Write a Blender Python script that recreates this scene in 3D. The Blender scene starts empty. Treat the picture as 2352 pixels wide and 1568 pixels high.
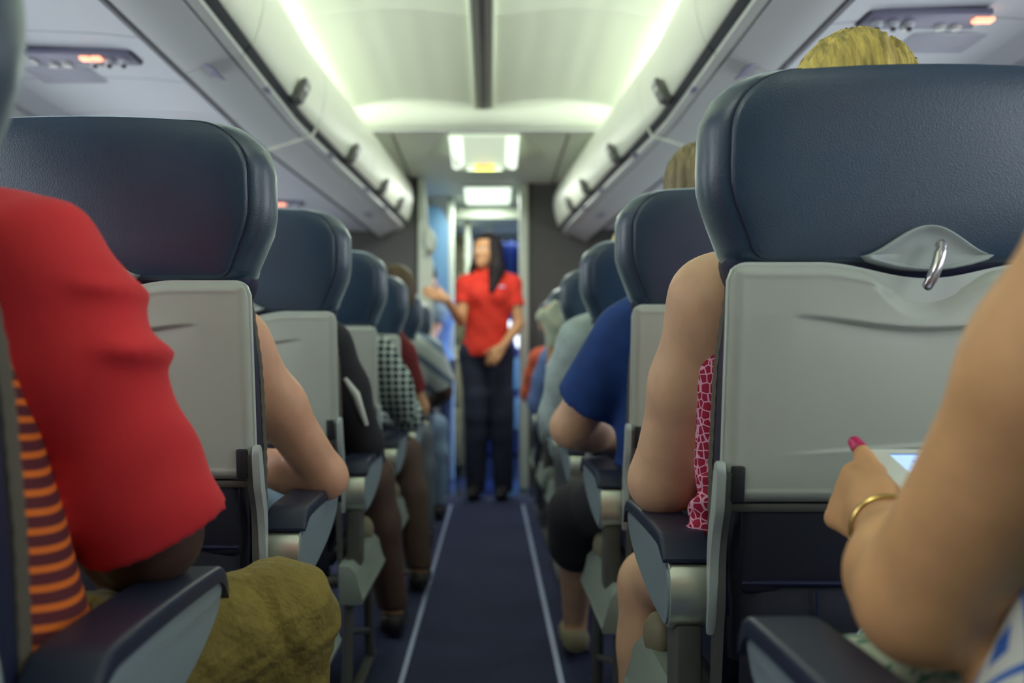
import bpy, bmesh, math, random
import numpy as np
from mathutils import Vector, Matrix

random.seed(7)
scene = bpy.context.scene
COL = scene.collection
H = 0.83                     # height of the camera above the cabin floor
CX = -0.03                   # centre line of the cabin

# ------------------------------------------------------------------ camera
cam_d = bpy.data.cameras.new('camera')
cam = bpy.data.objects.new('camera', cam_d)
COL.objects.link(cam)
cam.location = (0, 0, H)
cam.rotation_euler = (math.radians(90), 0, 0)
cam_d.sensor_width = 36.0
cam_d.lens = 36.0 * 2240 / 2352
cam_d.shift_x = 51 / 2352
cam_d.shift_y = 58 / 2352
cam_d.clip_start = 0.02
cam_d.clip_end = 60
cam_d.dof.use_dof = True
cam_d.dof.focus_distance = 1.40
cam_d.dof.aperture_fstop = 2.8
scene.camera = cam

# ------------------------------------------------------------------ world, exposure
w = bpy.data.worlds.new('world')
scene.world = w
w.use_nodes = True
w.node_tree.nodes['Background'].inputs[0].default_value = (0.62, 0.72, 0.95, 1)
w.node_tree.nodes['Background'].inputs[1].default_value = 0.15
scene.view_settings.view_transform = 'Standard'
scene.view_settings.look = 'None'
scene.view_settings.gamma = 1
scene.view_settings.use_curve_mapping = False
scene.view_settings.exposure = 0.58
scene.cycles.max_bounces = 10
scene.cycles.diffuse_bounces = 6


def area_light(name, loc, direction, sx, sy, power, color):
    d = bpy.data.lights.new(name, 'AREA')
    d.shape = 'RECTANGLE'
    d.size = sx
    d.size_y = sy
    d.energy = power
    d.color = color
    o = bpy.data.objects.new(name, d)
    o.location = loc
    o.rotation_euler = Vector(direction).to_track_quat('-Z', 'Y').to_euler()
    COL.objects.link(o)
    return o


def half_width(y):
    """half width between the bin fronts: the bins close in towards the nose"""
    ys = [-3, 3.6, 4.2, 4.7, 5.3, 6.2, 6.6]
    vs = [.66, .66, .625, .592, .555, .505, .49]
    return float(np.interp(y, ys, vs))


COVE = 7.6
for yy, dim in ((-.5, .9), (.8, .9), (2.1, .9), (3.25, .8), (4.4, .68)):
    for sd in (-1, 1):
        hw = half_width(yy)
        area_light('cove_lamp', (CX + sd * (hw + .27), yy, 2.075), (-sd * .80, 0, .16), 1.15, .07, COVE * dim, (0.95, 1.0, 0.90))
# daylight that comes in through the rows of windows on both sides
for sd in (-1, 1):
    area_light('window_daylight', (CX + sd * 1.62, 2.6, 1.20), (-sd, 0, -.30), 6.4, .34, 23, (0.86, 0.93, 1.0))
# daylight from the open boarding door in the entry area
area_light('door_daylight', (1.0, 6.88, .95), (-.84, .05, -.80), .30, .30, 20, (0.16, 0.36, 1.0))
area_light('galley_daylight', (.85, 8.5, 1.0), (-1, .4, -.25), .5, 1.0, 6, (0.45, 0.62, 1.0))
area_light('entry_daylight', (.0, 8.6, 1.9), (0, -.5, -1), .8, .5, 5, (0.62, 0.78, 1.0))
# ceiling light panels of the entry
area_light('entry_panel_lamp', (-.02, 7.0, 2.03), (0, 0, -1), .3, .55, 8, (0.93, 1.0, 0.9))
area_light('exit_panel_lamp', (-.03, 5.5, 1.97), (0, 0, -1), .34, .5, 6, (0.93, 1.0, 0.9))


# ------------------------------------------------------------------ materials
def lin(c):
    c = c / 255.0
    return c / 12.92 if c <= .04045 else ((c + .055) / 1.055) ** 2.4


def rgb(r, g, b):
    return (lin(r), lin(g), lin(b), 1)


def mat(name, col, rough=.6, metal=0.0, bump=None, vary=None, spec=None, sheen=None, sss=None, emit=None, coat=None):
    m = bpy.data.materials.new(name)
    m.use_nodes = True
    nt = m.node_tree
    b = nt.nodes['Principled BSDF']
    b.inputs['Base Color'].default_value = col
    b.inputs['Roughness'].default_value = rough
    b.inputs['Metallic'].default_value = metal
    if spec is not None:
        b.inputs['Specular IOR Level'].default_value = spec
    if sheen:
        b.inputs['Sheen Weight'].default_value = sheen
        b.inputs['Sheen Roughness'].default_value = .35
        b.inputs['Sheen Tint'].default_value = (.72, .92, 1, 1)
    if coat:
        b.inputs['Coat Weight'].default_value = coat
        b.inputs['Coat Roughness'].default_value = .30
    if sss:
        b.inputs['Subsurface Weight'].default_value = sss
        b.inputs['Subsurface Radius'].default_value = (1, .35, .2)
        b.inputs['Subsurface Scale'].default_value = .01
    if emit:
        b.inputs['Emission Color'].default_value = emit[0]
        b.inputs['Emission Strength'].default_value = emit[1]
    tc = nt.nodes.new('ShaderNodeTexCoord')
    if vary:                                  # (scale, amount): soft cloudy change of tone of the thing itself
        n = nt.nodes.new('ShaderNodeTexNoise')
        n.inputs['Scale'].default_value = vary[0]
        n.inputs['Detail'].default_value = 4
        nt.links.new(tc.outputs['Object'], n.inputs['Vector'])
        vn = n
        r = nt.nodes.new('ShaderNodeValToRGB')
        a = vary[1]
        r.color_ramp.elements[0].position = .3
        r.color_ramp.elements[1].position = .7
        r.color_ramp.elements[0].color = tuple(x * (1 - a) for x in col[:3]) + (1,)
        r.color_ramp.elements[1].color = tuple(min(1, x * (1 + a)) for x in col[:3]) + (1,)
        nt.links.new(n.outputs['Fac'], r.inputs['Fac'])
        nt.links.new(r.outputs['Color'], b.inputs['Base Color'])
    if bump:                                  # (scale, strength, distance[, kind])
        kind = bump[3] if len(bump) > 3 else 'noise'
        if kind == 'leather':
            n = nt.nodes.new('ShaderNodeTexVoronoi')
            n.inputs['Scale'].default_value = bump[0]
            out = n.outputs['Distance']
        else:
            n = nt.nodes.new('ShaderNodeTexNoise')
            n.inputs['Scale'].default_value = bump[0]
            n.inputs['Detail'].default_value = 3
            out = n.outputs['Fac']
        if kind == 'strand':
            mp = nt.nodes.new('ShaderNodeMapping')
            mp.inputs['Scale'].default_value = (1, .25, .08)
            nt.links.new(tc.outputs['Object'], mp.inputs['Vector'])
            nt.links.new(mp.outputs['Vector'], n.inputs['Vector'])
            if vary:
                nt.links.new(mp.outputs['Vector'], vn.inputs['Vector'])
        else:
            nt.links.new(tc.outputs['Object'], n.inputs['Vector'])
        bp = nt.nodes.new('ShaderNodeBump')
        bp.inputs['Strength'].default_value = bump[1]
        bp.inputs['Distance'].default_value = bump[2]
        nt.links.new(out, bp.inputs['Height'])
        nt.links.new(bp.outputs['Normal'], b.inputs['Normal'])
    return m


def emitter(name, col, strength):
    m = bpy.data.materials.new(name)
    m.use_nodes = True
    b = m.node_tree.nodes['Principled BSDF']
    b.inputs['Base Color'].default_value = col
    b.inputs['Emission Color'].default_value = col
    b.inputs['Emission Strength'].default_value = strength
    return m


M = {}
M['leather'] = mat('navy_leather', rgb(28, 58, 84), .38, bump=(420, .25, .0008, 'leather'), vary=(9, .10), spec=.8, coat=.55, sheen=.9)
M['leather_dark'] = mat('dark_navy_leather', rgb(28, 34, 66), .5, bump=(300, .2, .0008, 'leather'))
M['leather_shell'] = mat('navy_cover_cloth', rgb(30, 32, 48), .7, bump=(260, .25, .0006))
M['piping'] = mat('brown_stitched_piping', rgb(98, 92, 82), .7, bump=(700, .5, .001))
M['thread'] = mat('pale_thread', rgb(150, 145, 135), .8)
M['tray'] = mat('grey_tray_plastic', rgb(182, 188, 178), .42, bump=(900, .12, .0004))
M['tray_rim'] = mat('pale_rim_plastic', rgb(200, 208, 202), .35)
M['plastic'] = mat('pale_grey_plastic', rgb(176, 186, 184), .4)
M['chrome'] = mat('satin_latch_metal', rgb(200, 195, 198), .22, 1.0)
M['alu'] = mat('brushed_aluminium', rgb(236, 240, 228), .36, .85, bump=(240, .06, .0005))
M['arm_side'] = mat('grey_armrest_side', rgb(146, 162, 170), .45, .1, bump=(500, .1, .0005))
M['arm_pad'] = mat('navy_armrest_rubber', rgb(38, 46, 70), .42, bump=(500, .12, .0005))
M['post'] = mat('dark_grey_metal', rgb(108, 108, 104), .5, .4)
M['shroud'] = mat('grey_green_shroud', rgb(150, 162, 154), .42, .1)
M['dark'] = mat('dark_plastic', rgb(38, 38, 46), .5)
M['beige'] = mat('beige_cover_cap', rgb(138, 130, 106), .6, vary=(25, .15))
M['bin'] = mat('cream_bin_plastic', rgb(232, 236, 218), .42)
M['bin_under'] = mat('grey_bin_underside', rgb(202, 206, 204), .5)
M['bin_gap'] = mat('bin_gap_rubber', rgb(30, 32, 40), .7)
M['bin_rail'] = mat('pale_rail', rgb(205, 208, 204), .45)
M['psu'] = mat('service_panel_plastic', rgb(190, 194, 200), .5)
M['psu_strip'] = mat('service_strip_plastic', rgb(120, 118, 140), .5)
M['vent'] = mat('vent_grey', rgb(166, 166, 180), .6)
M['ceiling'] = mat('ceiling_plastic', rgb(222, 230, 212), .55)
M['ceiling_dim'] = mat('entry_ceiling_plastic', rgb(214, 222, 204), .55)
M['centre'] = mat('centre_strip_metal', rgb(120, 124, 118), .45, .3)
M['wall'] = mat('side_wall_plastic', rgb(205, 205, 205), .6)
M['bulk'] = mat('bulkhead_laminate', rgb(84, 84, 82), .7, vary=(30, .05))
M['edge'] = mat('white_edge_trim', rgb(205, 214, 196), .4)
M['carpet'] = mat('navy_carpet', rgb(56, 62, 98), .95, bump=(900, .8, .003), vary=(120, .22))
M['galley_floor'] = mat('glossy_galley_floor', rgb(40, 52, 84), .16, vary=(8, .2))
M['strip'] = mat('pale_floor_strip', rgb(176, 188, 224), .35, .2)
M['cream'] = mat('cream_cabinet', rgb(176, 172, 140), .5, vary=(6, .25))
M['slate'] = mat('slate_blue_laminate', rgb(104, 150, 184), .5)
M['cobalt'] = mat('cobalt_blue_laminate', rgb(28, 52, 120), .5)
M['lamp'] = emitter('lamp_diffuser', (.80, .92, .78, 1), .95)
M['lamp_soft'] = emitter('lamp_housing_glow', (.56, .66, .50, 1), .55)
M['daylight'] = emitter('daylight_pane', (.80, .88, .92, 1), 1.3)
M['orange_lamp'] = emitter('orange_sign_light', (1.0, .36, .22, 1), 1.3)
M['red_lamp'] = emitter('red_sign_light', (1.0, .30, .28, 1), 1.1)
M['sign_yellow'] = emitter('sign_yellow', (.62, .66, .10, 1), .9)
M['sign_red'] = emitter('sign_red', (.80, .16, .10, 1), .9)
M['white'] = mat('white_plastic', rgb(240, 242, 234), .4)
M['gold'] = mat('gold', rgb(214, 184, 110), .25, 1.0)


def skin_mat(name, col, freckle=0):
    m = mat(name, col, .5, sss=.12, bump=(160, .12, .0012), vary=(22, .05 + freckle))
    return m


M['skin_tan'] = skin_mat('tanned_skin', rgb(222, 168, 118), .05)
M['skin_fair'] = skin_mat('fair_skin', rgb(236, 190, 154), .04)
M['skin_pink'] = skin_mat('pink_skin', rgb(234, 178, 146), .03)
M['skin_brown'] = skin_mat('brown_skin', rgb(86, 62, 52))
M['skin_olive'] = skin_mat('olive_skin', rgb(205, 152, 108))


def cloth(name, col, vary=(14, .12), bump=(60, .35, .004)):
    return mat(name, col, .85, bump=bump, vary=vary, sheen=.06)


M['red'] = cloth('red_jersey', rgb(222, 46, 54), (8, .06), (26, .25, .006))
M['red_polo'] = cloth('red_polo_cloth', rgb(222, 52, 34), (30, .1), (24, .3, .006))
M['denim'] = cloth('dark_denim', rgb(38, 42, 62))
M['khaki'] = cloth('khaki_twill', rgb(138, 120, 56), (18, .22), (34, 1.0, .014))
M['navy_cloth'] = cloth('navy_tshirt_cloth', rgb(34, 70, 140), (20, .15), (30, .4, .006))
M['black_cloth'] = cloth('black_cloth', rgb(40, 38, 44))
M['grey_cloth'] = cloth('pale_grey_cloth', rgb(188, 204, 204), (24, .14), (26, .7, .008))
M['blue_cloth'] = cloth('light_blue_cloth', rgb(110, 136, 190))
M['orange_cloth'] = cloth('orange_cloth', rgb(206, 92, 60))
M['darkred_cloth'] = cloth('dark_red_cloth', rgb(120, 36, 40))
M['slate_cloth'] = cloth('slate_blue_cloth', rgb(128, 152, 178))
M['brown_cloth'] = cloth('brown_trousers_cloth', rgb(92, 70, 60))
M['grey_trouser'] = cloth('grey_trousers_cloth', rgb(100, 104, 110))
M['wrist'] = mat('lavender_band', rgb(150, 140, 205), .5)
M['shoe'] = mat('shoe_leather', rgb(44, 40, 42), .45)
M['shoe_beige'] = mat('beige_shoe', rgb(170, 160, 130), .7)
M['napkin'] = mat('white_cloth', rgb(222, 228, 204), .8, bump=(40, .6, .006))
M['hair_black'] = mat('black_hair', rgb(34, 27, 30), .62, spec=.25, bump=(130, .8, .004, 'strand'))
M['hair_blond'] = mat('blond_hair', rgb(196, 174, 92), .5, bump=(150, .9, .005, 'strand'), vary=(110, .5))
M['hair_grey'] = mat('greying_hair', rgb(134, 120, 88), .6, bump=(170, .9, .005, 'strand'), vary=(110, .5))
M['hair_brown'] = mat('brown_hair', rgb(88, 70, 44), .55, bump=(150, .9, .005, 'strand'), vary=(16, .5))
M['nail'] = mat('magenta_nail_polish', rgb(206, 22, 100), .2, coat=.6)
M['eye'] = mat('eye_white', rgb(225, 222, 215), .2)


def tex_nodes(name, rough=.85):
    m = bpy.data.materials.new(name)
    m.use_nodes = True
    nt = m.node_tree
    b = nt.nodes['Principled BSDF']
    b.inputs['Roughness'].default_value = rough
    tc = nt.nodes.new('ShaderNodeTexCoord')
    sep = nt.nodes.new('ShaderNodeSeparateXYZ')
    nt.links.new(tc.outputs['Object'], sep.inputs[0])

    def math_(op, a, b_=None, c=None):
        n = nt.nodes.new('ShaderNodeMath')
        n.operation = op
        for i, v in enumerate((a, b_, c)):
            if v is None:
                continue
            if isinstance(v, (int, float)):
                n.inputs[i].default_value = v
            else:
                nt.links.new(v, n.inputs[i])
        return n.outputs[0]

    def mix(f, c1, c2):
        n = nt.nodes.new('ShaderNodeMix')
        n.data_type = 'RGBA'
        nt.links.new(f, n.inputs[0])
        for i, c in ((6, c1), (7, c2)):
            if isinstance(c, tuple):
                n.inputs[i].default_value = c
            else:
                nt.links.new(c, n.inputs[i])
        return n.outputs[2]
    return m, nt, b, tc, sep, math_, mix


# orange stripes on dark red
m, nt, b, tc, sep, mt, mx = tex_nodes('orange_striped_cloth')
# distance down the side of the torso with a bow, so the stripes curve round the body
bow = mt('MULTIPLY', sep.outputs[0], .30)
v = mt('ADD', sep.outputs[2], bow)
s = mt('SINE', mt('MULTIPLY', v, 2 * math.pi / .0155))
f = mt('MULTIPLY_ADD', s, 2.5, -.45)
f = mt('MINIMUM', mt('MAXIMUM', f, 0.0), 1.0)
nt.links.new(mx(f, rgb(96, 34, 46), rgb(232, 116, 36)), b.inputs['Base Color'])
M['orange_stripes'] = m

# grey / white broad stripes
m, nt, b, tc, sep, mt, mx = tex_nodes('white_grey_striped_cloth')
v = mt('ADD', mt('MULTIPLY', sep.outputs[0], .8), sep.outputs[2])
s = mt('SINE', mt('MULTIPLY', v, 2 * math.pi / .13))
f = mt('MINIMUM', mt('MAXIMUM', mt('MULTIPLY_ADD', s, 3, -1.2), 0.0), 1.0)
nt.links.new(mx(f, rgb(206, 216, 208), rgb(110, 130, 148)), b.inputs['Base Color'])
M['broad_stripes'] = m

# black and white check
m, nt, b, tc, sep, mt, mx = tex_nodes('checked_cloth')
mp = nt.nodes.new('ShaderNodeMapping')
mp.inputs['Rotation'].default_value = (0, .785, 0)
mp.inputs['Scale'].default_value = (1, .001, 1)
nt.links.new(tc.outputs['Object'], mp.inputs['Vector'])
ck = nt.nodes.new('ShaderNodeTexChecker')
ck.inputs['Scale'].default_value = 62
ck.inputs['Color1'].default_value = rgb(190, 206, 196)
ck.inputs['Color2'].default_value = rgb(30, 40, 50)
nt.links.new(mp.outputs['Vector'], ck.inputs['Vector'])
nt.links.new(ck.outputs['Color'], b.inputs['Base Color'])
M['check'] = m

# crimson lattice
m, nt, b, tc, sep, mt, mx = tex_nodes('pink_lattice_cloth')
vo = nt.nodes.new('ShaderNodeTexVoronoi')
vo.feature = 'DISTANCE_TO_EDGE'
vo.inputs['Scale'].default_value = 84
vo.inputs['Randomness'].default_value = .5
nt.links.new(tc.outputs['Object'], vo.inputs['Vector'])
f = mt('LESS_THAN', vo.outputs['Distance'], .07)
nt.links.new(mx(f, rgb(170, 20, 62), rgb(240, 180, 205)), b.inputs['Base Color'])
M['lattice'] = m

# white dress with blue and green diamonds
m, nt, b, tc, sep, mt, mx = tex_nodes('diamond_print_cloth')
P1, P2 = .062, .105


def tri(src, per, off=0.0):
    return mt('ABSOLUTE', mt('SUBTRACT', mt('FRACT', mt('MULTIPLY_ADD', src, 1 / per, off)), .5))


u = mt('ADD', sep.outputs[0], mt('MULTIPLY', sep.outputs[1], .75))
dd = mt('ADD', tri(u, P1), tri(sep.outputs[2], P2))
dd2 = mt('ABSOLUTE', mt('SUBTRACT', mt('ADD', tri(u, P1), tri(sep.outputs[2], P2)), .5))
c = mx(mt('LESS_THAN', dd, .34), rgb(226, 228, 220), rgb(20, 160, 130))
c = mx(mt('LESS_THAN', dd, .22), c, rgb(70, 80, 120))
c = mx(mt('LESS_THAN', dd, .15), c, rgb(222, 222, 222))
c = mx(mt('LESS_THAN', dd2, .055), c, rgb(50, 110, 200))
c = mx(mt('GREATER_THAN', dd, .82), c, rgb(60, 110, 200))
nt.links.new(c, b.inputs['Base Color'])
M['diamond'] = m

# pale blossom lace cloth (hem of the dress)
m, nt, b, tc, sep, mt, mx = tex_nodes('lace_print_cloth')
vo = nt.nodes.new('ShaderNodeTexNoise')
vo.inputs['Scale'].default_value = 45
nt.links.new(tc.outputs['Object'], vo.inputs['Vector'])
f = mt('GREATER_THAN', vo.outputs['Fac'], .58)
nt.links.new(mx(f, rgb(206, 214, 196), rgb(110, 150, 130)), b.inputs['Base Color'])
M['lace'] = m


# ------------------------------------------------------------------ mesh helpers
def link(name, me, parent=None):
    o = bpy.data.objects.new(name, me)
    COL.objects.link(o)
    if parent is not None:
        o.parent = parent
    return o


def finish(bm, name, material, parent=None, mirror=False, fn=None, angle=38):
    if fn:
        for v in bm.verts:
            v.co = fn(v.co)
    if mirror:
        for v in bm.verts:
            v.co.x = -v.co.x
    bmesh.ops.recalc_face_normals(bm, faces=bm.faces[:])
    me = bpy.data.meshes.new(name)
    bm.to_mesh(me)
    bm.free()
    me.materials.append(material)
    for p in me.polygons:
        p.use_smooth = True
    me.set_sharp_from_angle(angle=math.radians(angle))
    return link(name, me, parent)


def root(name, loc, label, cat, group=None):
    o = bpy.data.objects.new(name, None)
    o.empty_display_size = .1
    COL.objects.link(o)
    o.location = loc
    o['label'] = label
    o['category'] = cat
    if group:
        o['group'] = group
    return o


def tag(o, label, cat, group=None):
    o['label'] = label
    o['category'] = cat
    if group:
        o['group'] = group
    return o


def structure(o):
    o['kind'] = 'structure'
    return o


def new():
    return bmesh.new()


def _bevel(bm, vs, bev, seg=2):
    if bev > 0:
        vs = set(vs)
        es = [e for e in bm.edges if e.verts[0] in vs and e.verts[1] in vs]
        bmesh.ops.bevel(bm, geom=es, offset=bev, segments=seg, affect='EDGES', profile=.5)


def box(bm, c, s, bev=0, seg=2, rot=None):
    r = bmesh.ops.create_cube(bm, size=1)
    vs = r['verts']
    for v in vs:
        v.co = Vector((v.co.x * s[0], v.co.y * s[1], v.co.z * s[2]))
        if rot:
            v.co = rot @ v.co
        v.co += Vector(c)
    _bevel(bm, vs, bev, seg)


def bx(bm, x0, x1, y0, y1, z0, z1, bev=0, seg=2):
    box(bm, ((x0 + x1) / 2, (y0 + y1) / 2, (z0 + z1) / 2), (abs(x1 - x0), abs(y1 - y0), abs(z1 - z0)), bev, seg)


def prism(bm, pts, a0, a1, axis, bev=0, seg=2):
    def mk(p, a):
        if axis == 'x':
            return Vector((a, p[0], p[1]))
        if axis == 'y':
            return Vector((p[0], a, p[1]))
        return Vector((p[0], p[1], a))
    A = [bm.verts.new(mk(p, a0)) for p in pts]
    B = [bm.verts.new(mk(p, a1)) for p in pts]
    n = len(pts)
    fs = [bm.faces.new(A), bm.faces.new(B[::-1])]
    for i in range(n):
        fs.append(bm.faces.new((A[i], B[i], B[(i + 1) % n], A[(i + 1) % n])))
    if bev > 0:
        es = set()
        for f in fs[:2]:
            es.update(f.edges)
        bmesh.ops.bevel(bm, geom=list(es), offset=bev, segments=seg, affect='EDGES', profile=.5)


def rings(bm, rs, cap0=True, cap1=True, closed=True):
    V = [[bm.verts.new(p) for p in r] for r in rs]
    n = len(V[0])
    for a, b in zip(V[:-1], V[1:]):
        for i in range(n if closed else n - 1):
            j = (i + 1) % n
            bm.faces.new((a[i], a[j], b[j], b[i]))
    if cap0:
        bm.faces.new(V[0][::-1])
    if cap1:
        bm.faces.new(V[-1])


def tube(bm, pts, r, n=10, cap=True):
    pts = [Vector(p) for p in pts]
    rs = []
    up = None
    for i, p in enumerate(pts):
        t = (pts[min(i + 1, len(pts) - 1)] - pts[max(i - 1, 0)]).normalized()
        if up is None:
            up = t.orthogonal().normalized()
        up = (up - t * up.dot(t)).normalized()
        s = t.cross(up)
        rr = r[i] if isinstance(r, (list, tuple)) else r
        rs.append([p + (up * math.cos(2 * math.pi * k / n) + s * math.sin(2 * math.pi * k / n)) * rr for k in range(n)])
    rings(bm, rs, cap, cap)


def sheet(bm, profiles, closed=False):
    """profiles: list of point rows, lofted as an open surface"""
    rings(bm, profiles, False, False, closed)


def smooth_path(pts, n=6):
    """Catmull-Rom through 2D or 3D points"""
    P = [np.array(p, float) for p in pts]
    P = [2 * P[0] - P[1]] + P + [2 * P[-1] - P[-2]]
    out = []
    for i in range(1, len(P) - 2):
        for k in range(n):
            t = k / n
            a, b, c, d = P[i - 1], P[i], P[i + 1], P[i + 2]
            out.append(.5 * ((2 * b) + (-a + c) * t + (2 * a - 5 * b + 4 * c - d) * t * t + (-a + 3 * b - 3 * c + d) * t ** 3))
    out.append(P[-2])
    return [tuple(x) for x in out]


def copy_tree(o, parent=None):
    c = o.copy()
    COL.objects.link(c)
    if parent is not None:
        c.parent = parent
    for ch in list(o.children):
        copy_tree(ch, c)
    return c


# ------------------------------------------------------------------ implicit bodies
def _smin(a, b, k):
    h = np.clip(.5 + .5 * (b - a) / k, 0, 1)
    return b * (1 - h) + a * h - k * h * (1 - h)


def C(a, b, ra, rb=None, k=.03):
    return ('c', np.array(a, float), np.array(b, float), ra, ra if rb is None else rb, k)


def CC(a, b, ra, rb=None, k=.03):
    """a tapered limb cut off square at b, for sleeves"""
    return C(a, b, ra, rb, k) + (True,)


def E(c, r, k=.03, R=None):
    return ('e', np.array(c, float), np.array(r, float), np.eye(3) if R is None else R, k)


def SUB(c, r, k=.01, R=None):
    return ('s', np.array(c, float), np.array(r, float), np.eye(3) if R is None else R, k)


def grow(prims, t, k=None):
    out = []
    for p in prims:
        if p[0] == 'c':
            out.append(('c', p[1], p[2], p[3] + t, p[4] + t, k or p[5]))
        elif p[0] == 'e':
            out.append(('e', p[1], p[2] + t, p[3], k or p[4]))
    return out


def implicit(prims, res, cuts=(), warp=None):
    lo = np.full(3, 1e9)
    hi = np.full(3, -1e9)
    for p in prims:
        if p[0] == 'c':
            r = max(p[3], p[4])
            lo = np.minimum(lo, np.minimum(p[1], p[2]) - r)
            hi = np.maximum(hi, np.maximum(p[1], p[2]) + r)
        elif p[0] == 'e':
            r = max(p[2])
            lo = np.minimum(lo, p[1] - r)
            hi = np.maximum(hi, p[1] + r)
    lo -= 3 * res
    hi += 3 * res
    n = np.ceil((hi - lo) / res).astype(int) + 1
    D = np.full(n, .5, np.float32)
    ax = [lo[i] + res * np.arange(n[i]) for i in range(3)]
    for p in prims:
        if p[0] == 'c':
            r = max(p[3], p[4])
            k = p[5]
            l = np.minimum(p[1], p[2]) - r - k - 2 * res
            h = np.maximum(p[1], p[2]) + r + k + 2 * res
        else:
            k = p[4]
            r = max(p[2])
            l = p[1] - r - k - 2 * res
            h = p[1] + r + k + 2 * res
        i0 = np.clip(np.floor((l - lo) / res).astype(int), 0, n - 1)
        i1 = np.clip(np.ceil((h - lo) / res).astype(int) + 1, 1, n)
        sl = tuple(slice(i0[i], i1[i]) for i in range(3))
        X = ax[0][sl[0]][:, None, None]
        Y = ax[1][sl[1]][None, :, None]
        Z = ax[2][sl[2]][None, None, :]
        if p[0] == 'c':
            a, b = p[1], p[2]
            ab = b - a
            L2 = max(ab.dot(ab), 1e-9)
            t = np.clip(((X - a[0]) * ab[0] + (Y - a[1]) * ab[1] + (Z - a[2]) * ab[2]) / L2, 0, 1)
            d = np.sqrt((X - a[0] - ab[0] * t) ** 2 + (Y - a[1] - ab[1] * t) ** 2 + (Z - a[2] - ab[2] * t) ** 2) - (p[3] + (p[4] - p[3]) * t)
            if len(p) > 6:
                d = np.maximum(d, ((X - b[0]) * ab[0] + (Y - b[1]) * ab[1] + (Z - b[2]) * ab[2]) / math.sqrt(L2))
        else:
            c, rr, R = p[1], p[2], p[3]
            dx, dy, dz = X - c[0], Y - c[1], Z - c[2]
            q = [dx * R[0, i] + dy * R[1, i] + dz * R[2, i] for i in range(3)]
            k0 = np.sqrt(sum((q[i] / rr[i]) ** 2 for i in range(3)))
            k1 = np.sqrt(sum((q[i] / rr[i] ** 2) ** 2 for i in range(3))) + 1e-9
            d = k0 * (k0 - 1) / k1
        if p[0] == 's':
            D[sl] = -_smin(-D[sl], d, k)
        else:
            D[sl] = _smin(D[sl], d, k)
    X = ax[0][:, None, None]
    Y = ax[1][None, :, None]
    Z = ax[2][None, None, :]
    if warp is not None:
        D = (D + warp(X, Y, Z)).astype(np.float32)
    for f in cuts:
        D = np.maximum(D, f(X, Y, Z)).astype(np.float32)
    # pad so that surfaces close
    D[0], D[-1], D[:, 0], D[:, -1], D[:, :, 0], D[:, :, -1] = .5, .5, .5, .5, .5, .5
    S = D < 0
    cs = [(i, j, k) for i in (0, 1) for j in (0, 1) for k in (0, 1)]
    cnt = sum(S[i:n[0] - 1 + i, j:n[1] - 1 + j, k:n[2] - 1 + k].astype(np.int8) for i, j, k in cs)
    mix = (cnt > 0) & (cnt < 8)
    I = np.argwhere(mix)
    idx = np.full(mix.shape, -1, np.int32)
    idx[mix] = np.arange(len(I))
    V = np.stack([D[I[:, 0] + c[0], I[:, 1] + c[1], I[:, 2] + c[2]] for c in cs], 1)
    acc = np.zeros((len(I), 3))
    num = np.zeros(len(I))
    for a in range(8):
        for b in range(a + 1, 8):
            ca, cb = np.array(cs[a]), np.array(cs[b])
            if abs(ca - cb).sum() != 1:
                continue
            m = (V[:, a] < 0) != (V[:, b] < 0)
            t = V[m, a] / (V[m, a] - V[m, b])
            acc[m] += ca + (cb - ca) * t[:, None]
            num[m] += 1
    verts = lo + res * (I + acc / num[:, None])
    quads = []
    for axis in range(3):
        u, v = [(1, 2), (2, 0), (0, 1)][axis]
        A = [slice(None)] * 3
        B = [slice(None)] * 3
        A[axis] = slice(0, n[axis] - 1)
        B[axis] = slice(1, n[axis])
        for q in (u, v):
            A[q] = slice(1, n[q] - 1)
            B[q] = slice(1, n[q] - 1)
        s0, s1 = S[tuple(A)], S[tuple(B)]
        for flip, m in ((False, s0 & ~s1), (True, ~s0 & s1)):
            K = np.argwhere(m)
            if not len(K):
                continue
            K[:, u] += 1
            K[:, v] += 1

            def cell(du, dv):
                Q = K.copy()
                Q[:, u] += du
                Q[:, v] += dv
                return idx[Q[:, 0], Q[:, 1], Q[:, 2]]
            q = np.stack([cell(-1, -1), cell(0, -1), cell(0, 0), cell(-1, 0)], 1)
            quads.append(q[:, ::-1] if flip else q)
    return verts, np.concatenate(quads)


def implicit_obj(name, prims, res, material, parent=None, cuts=(), warp=None, relax=1):
    v, q = implicit(prims, res, cuts, warp)
    if relax:                                    # light Laplacian relax takes the grid steps out
        e = np.concatenate([q[:, [0, 1]], q[:, [1, 2]], q[:, [2, 3]], q[:, [3, 0]]])
        for _ in range(relax):
            acc = np.zeros_like(v)
            c = np.zeros(len(v))
            for a, b in ((0, 1), (1, 0)):
                np.add.at(acc, e[:, a], v[e[:, b]])
                np.add.at(c, e[:, a], 1)
            v = v * .5 + .5 * acc / np.maximum(c, 1)[:, None]
    me = bpy.data.meshes.new(name)
    off = np.array(parent.location) if parent is not None else np.zeros(3)
    v = v - off
    me.vertices.add(len(v))
    me.vertices.foreach_set('co', v.astype(np.float32).ravel())
    me.loops.add(len(q) * 4)
    me.loops.foreach_set('vertex_index', q.astype(np.int32).ravel())
    me.polygons.add(len(q))
    me.polygons.foreach_set('loop_start', np.arange(0, len(q) * 4, 4, dtype=np.int32))
    me.polygons.foreach_set('loop_total', np.full(len(q), 4, np.int32))
    me.polygons.foreach_set('use_smooth', np.ones(len(q), bool))
    me.update(calc_edges=True)
    me.validate()
    me.materials.append(material)
    return link(name, me, parent)

# ================================================================== CABIN SHELL
Y0, Y1 = -1.4, 6.42

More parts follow.
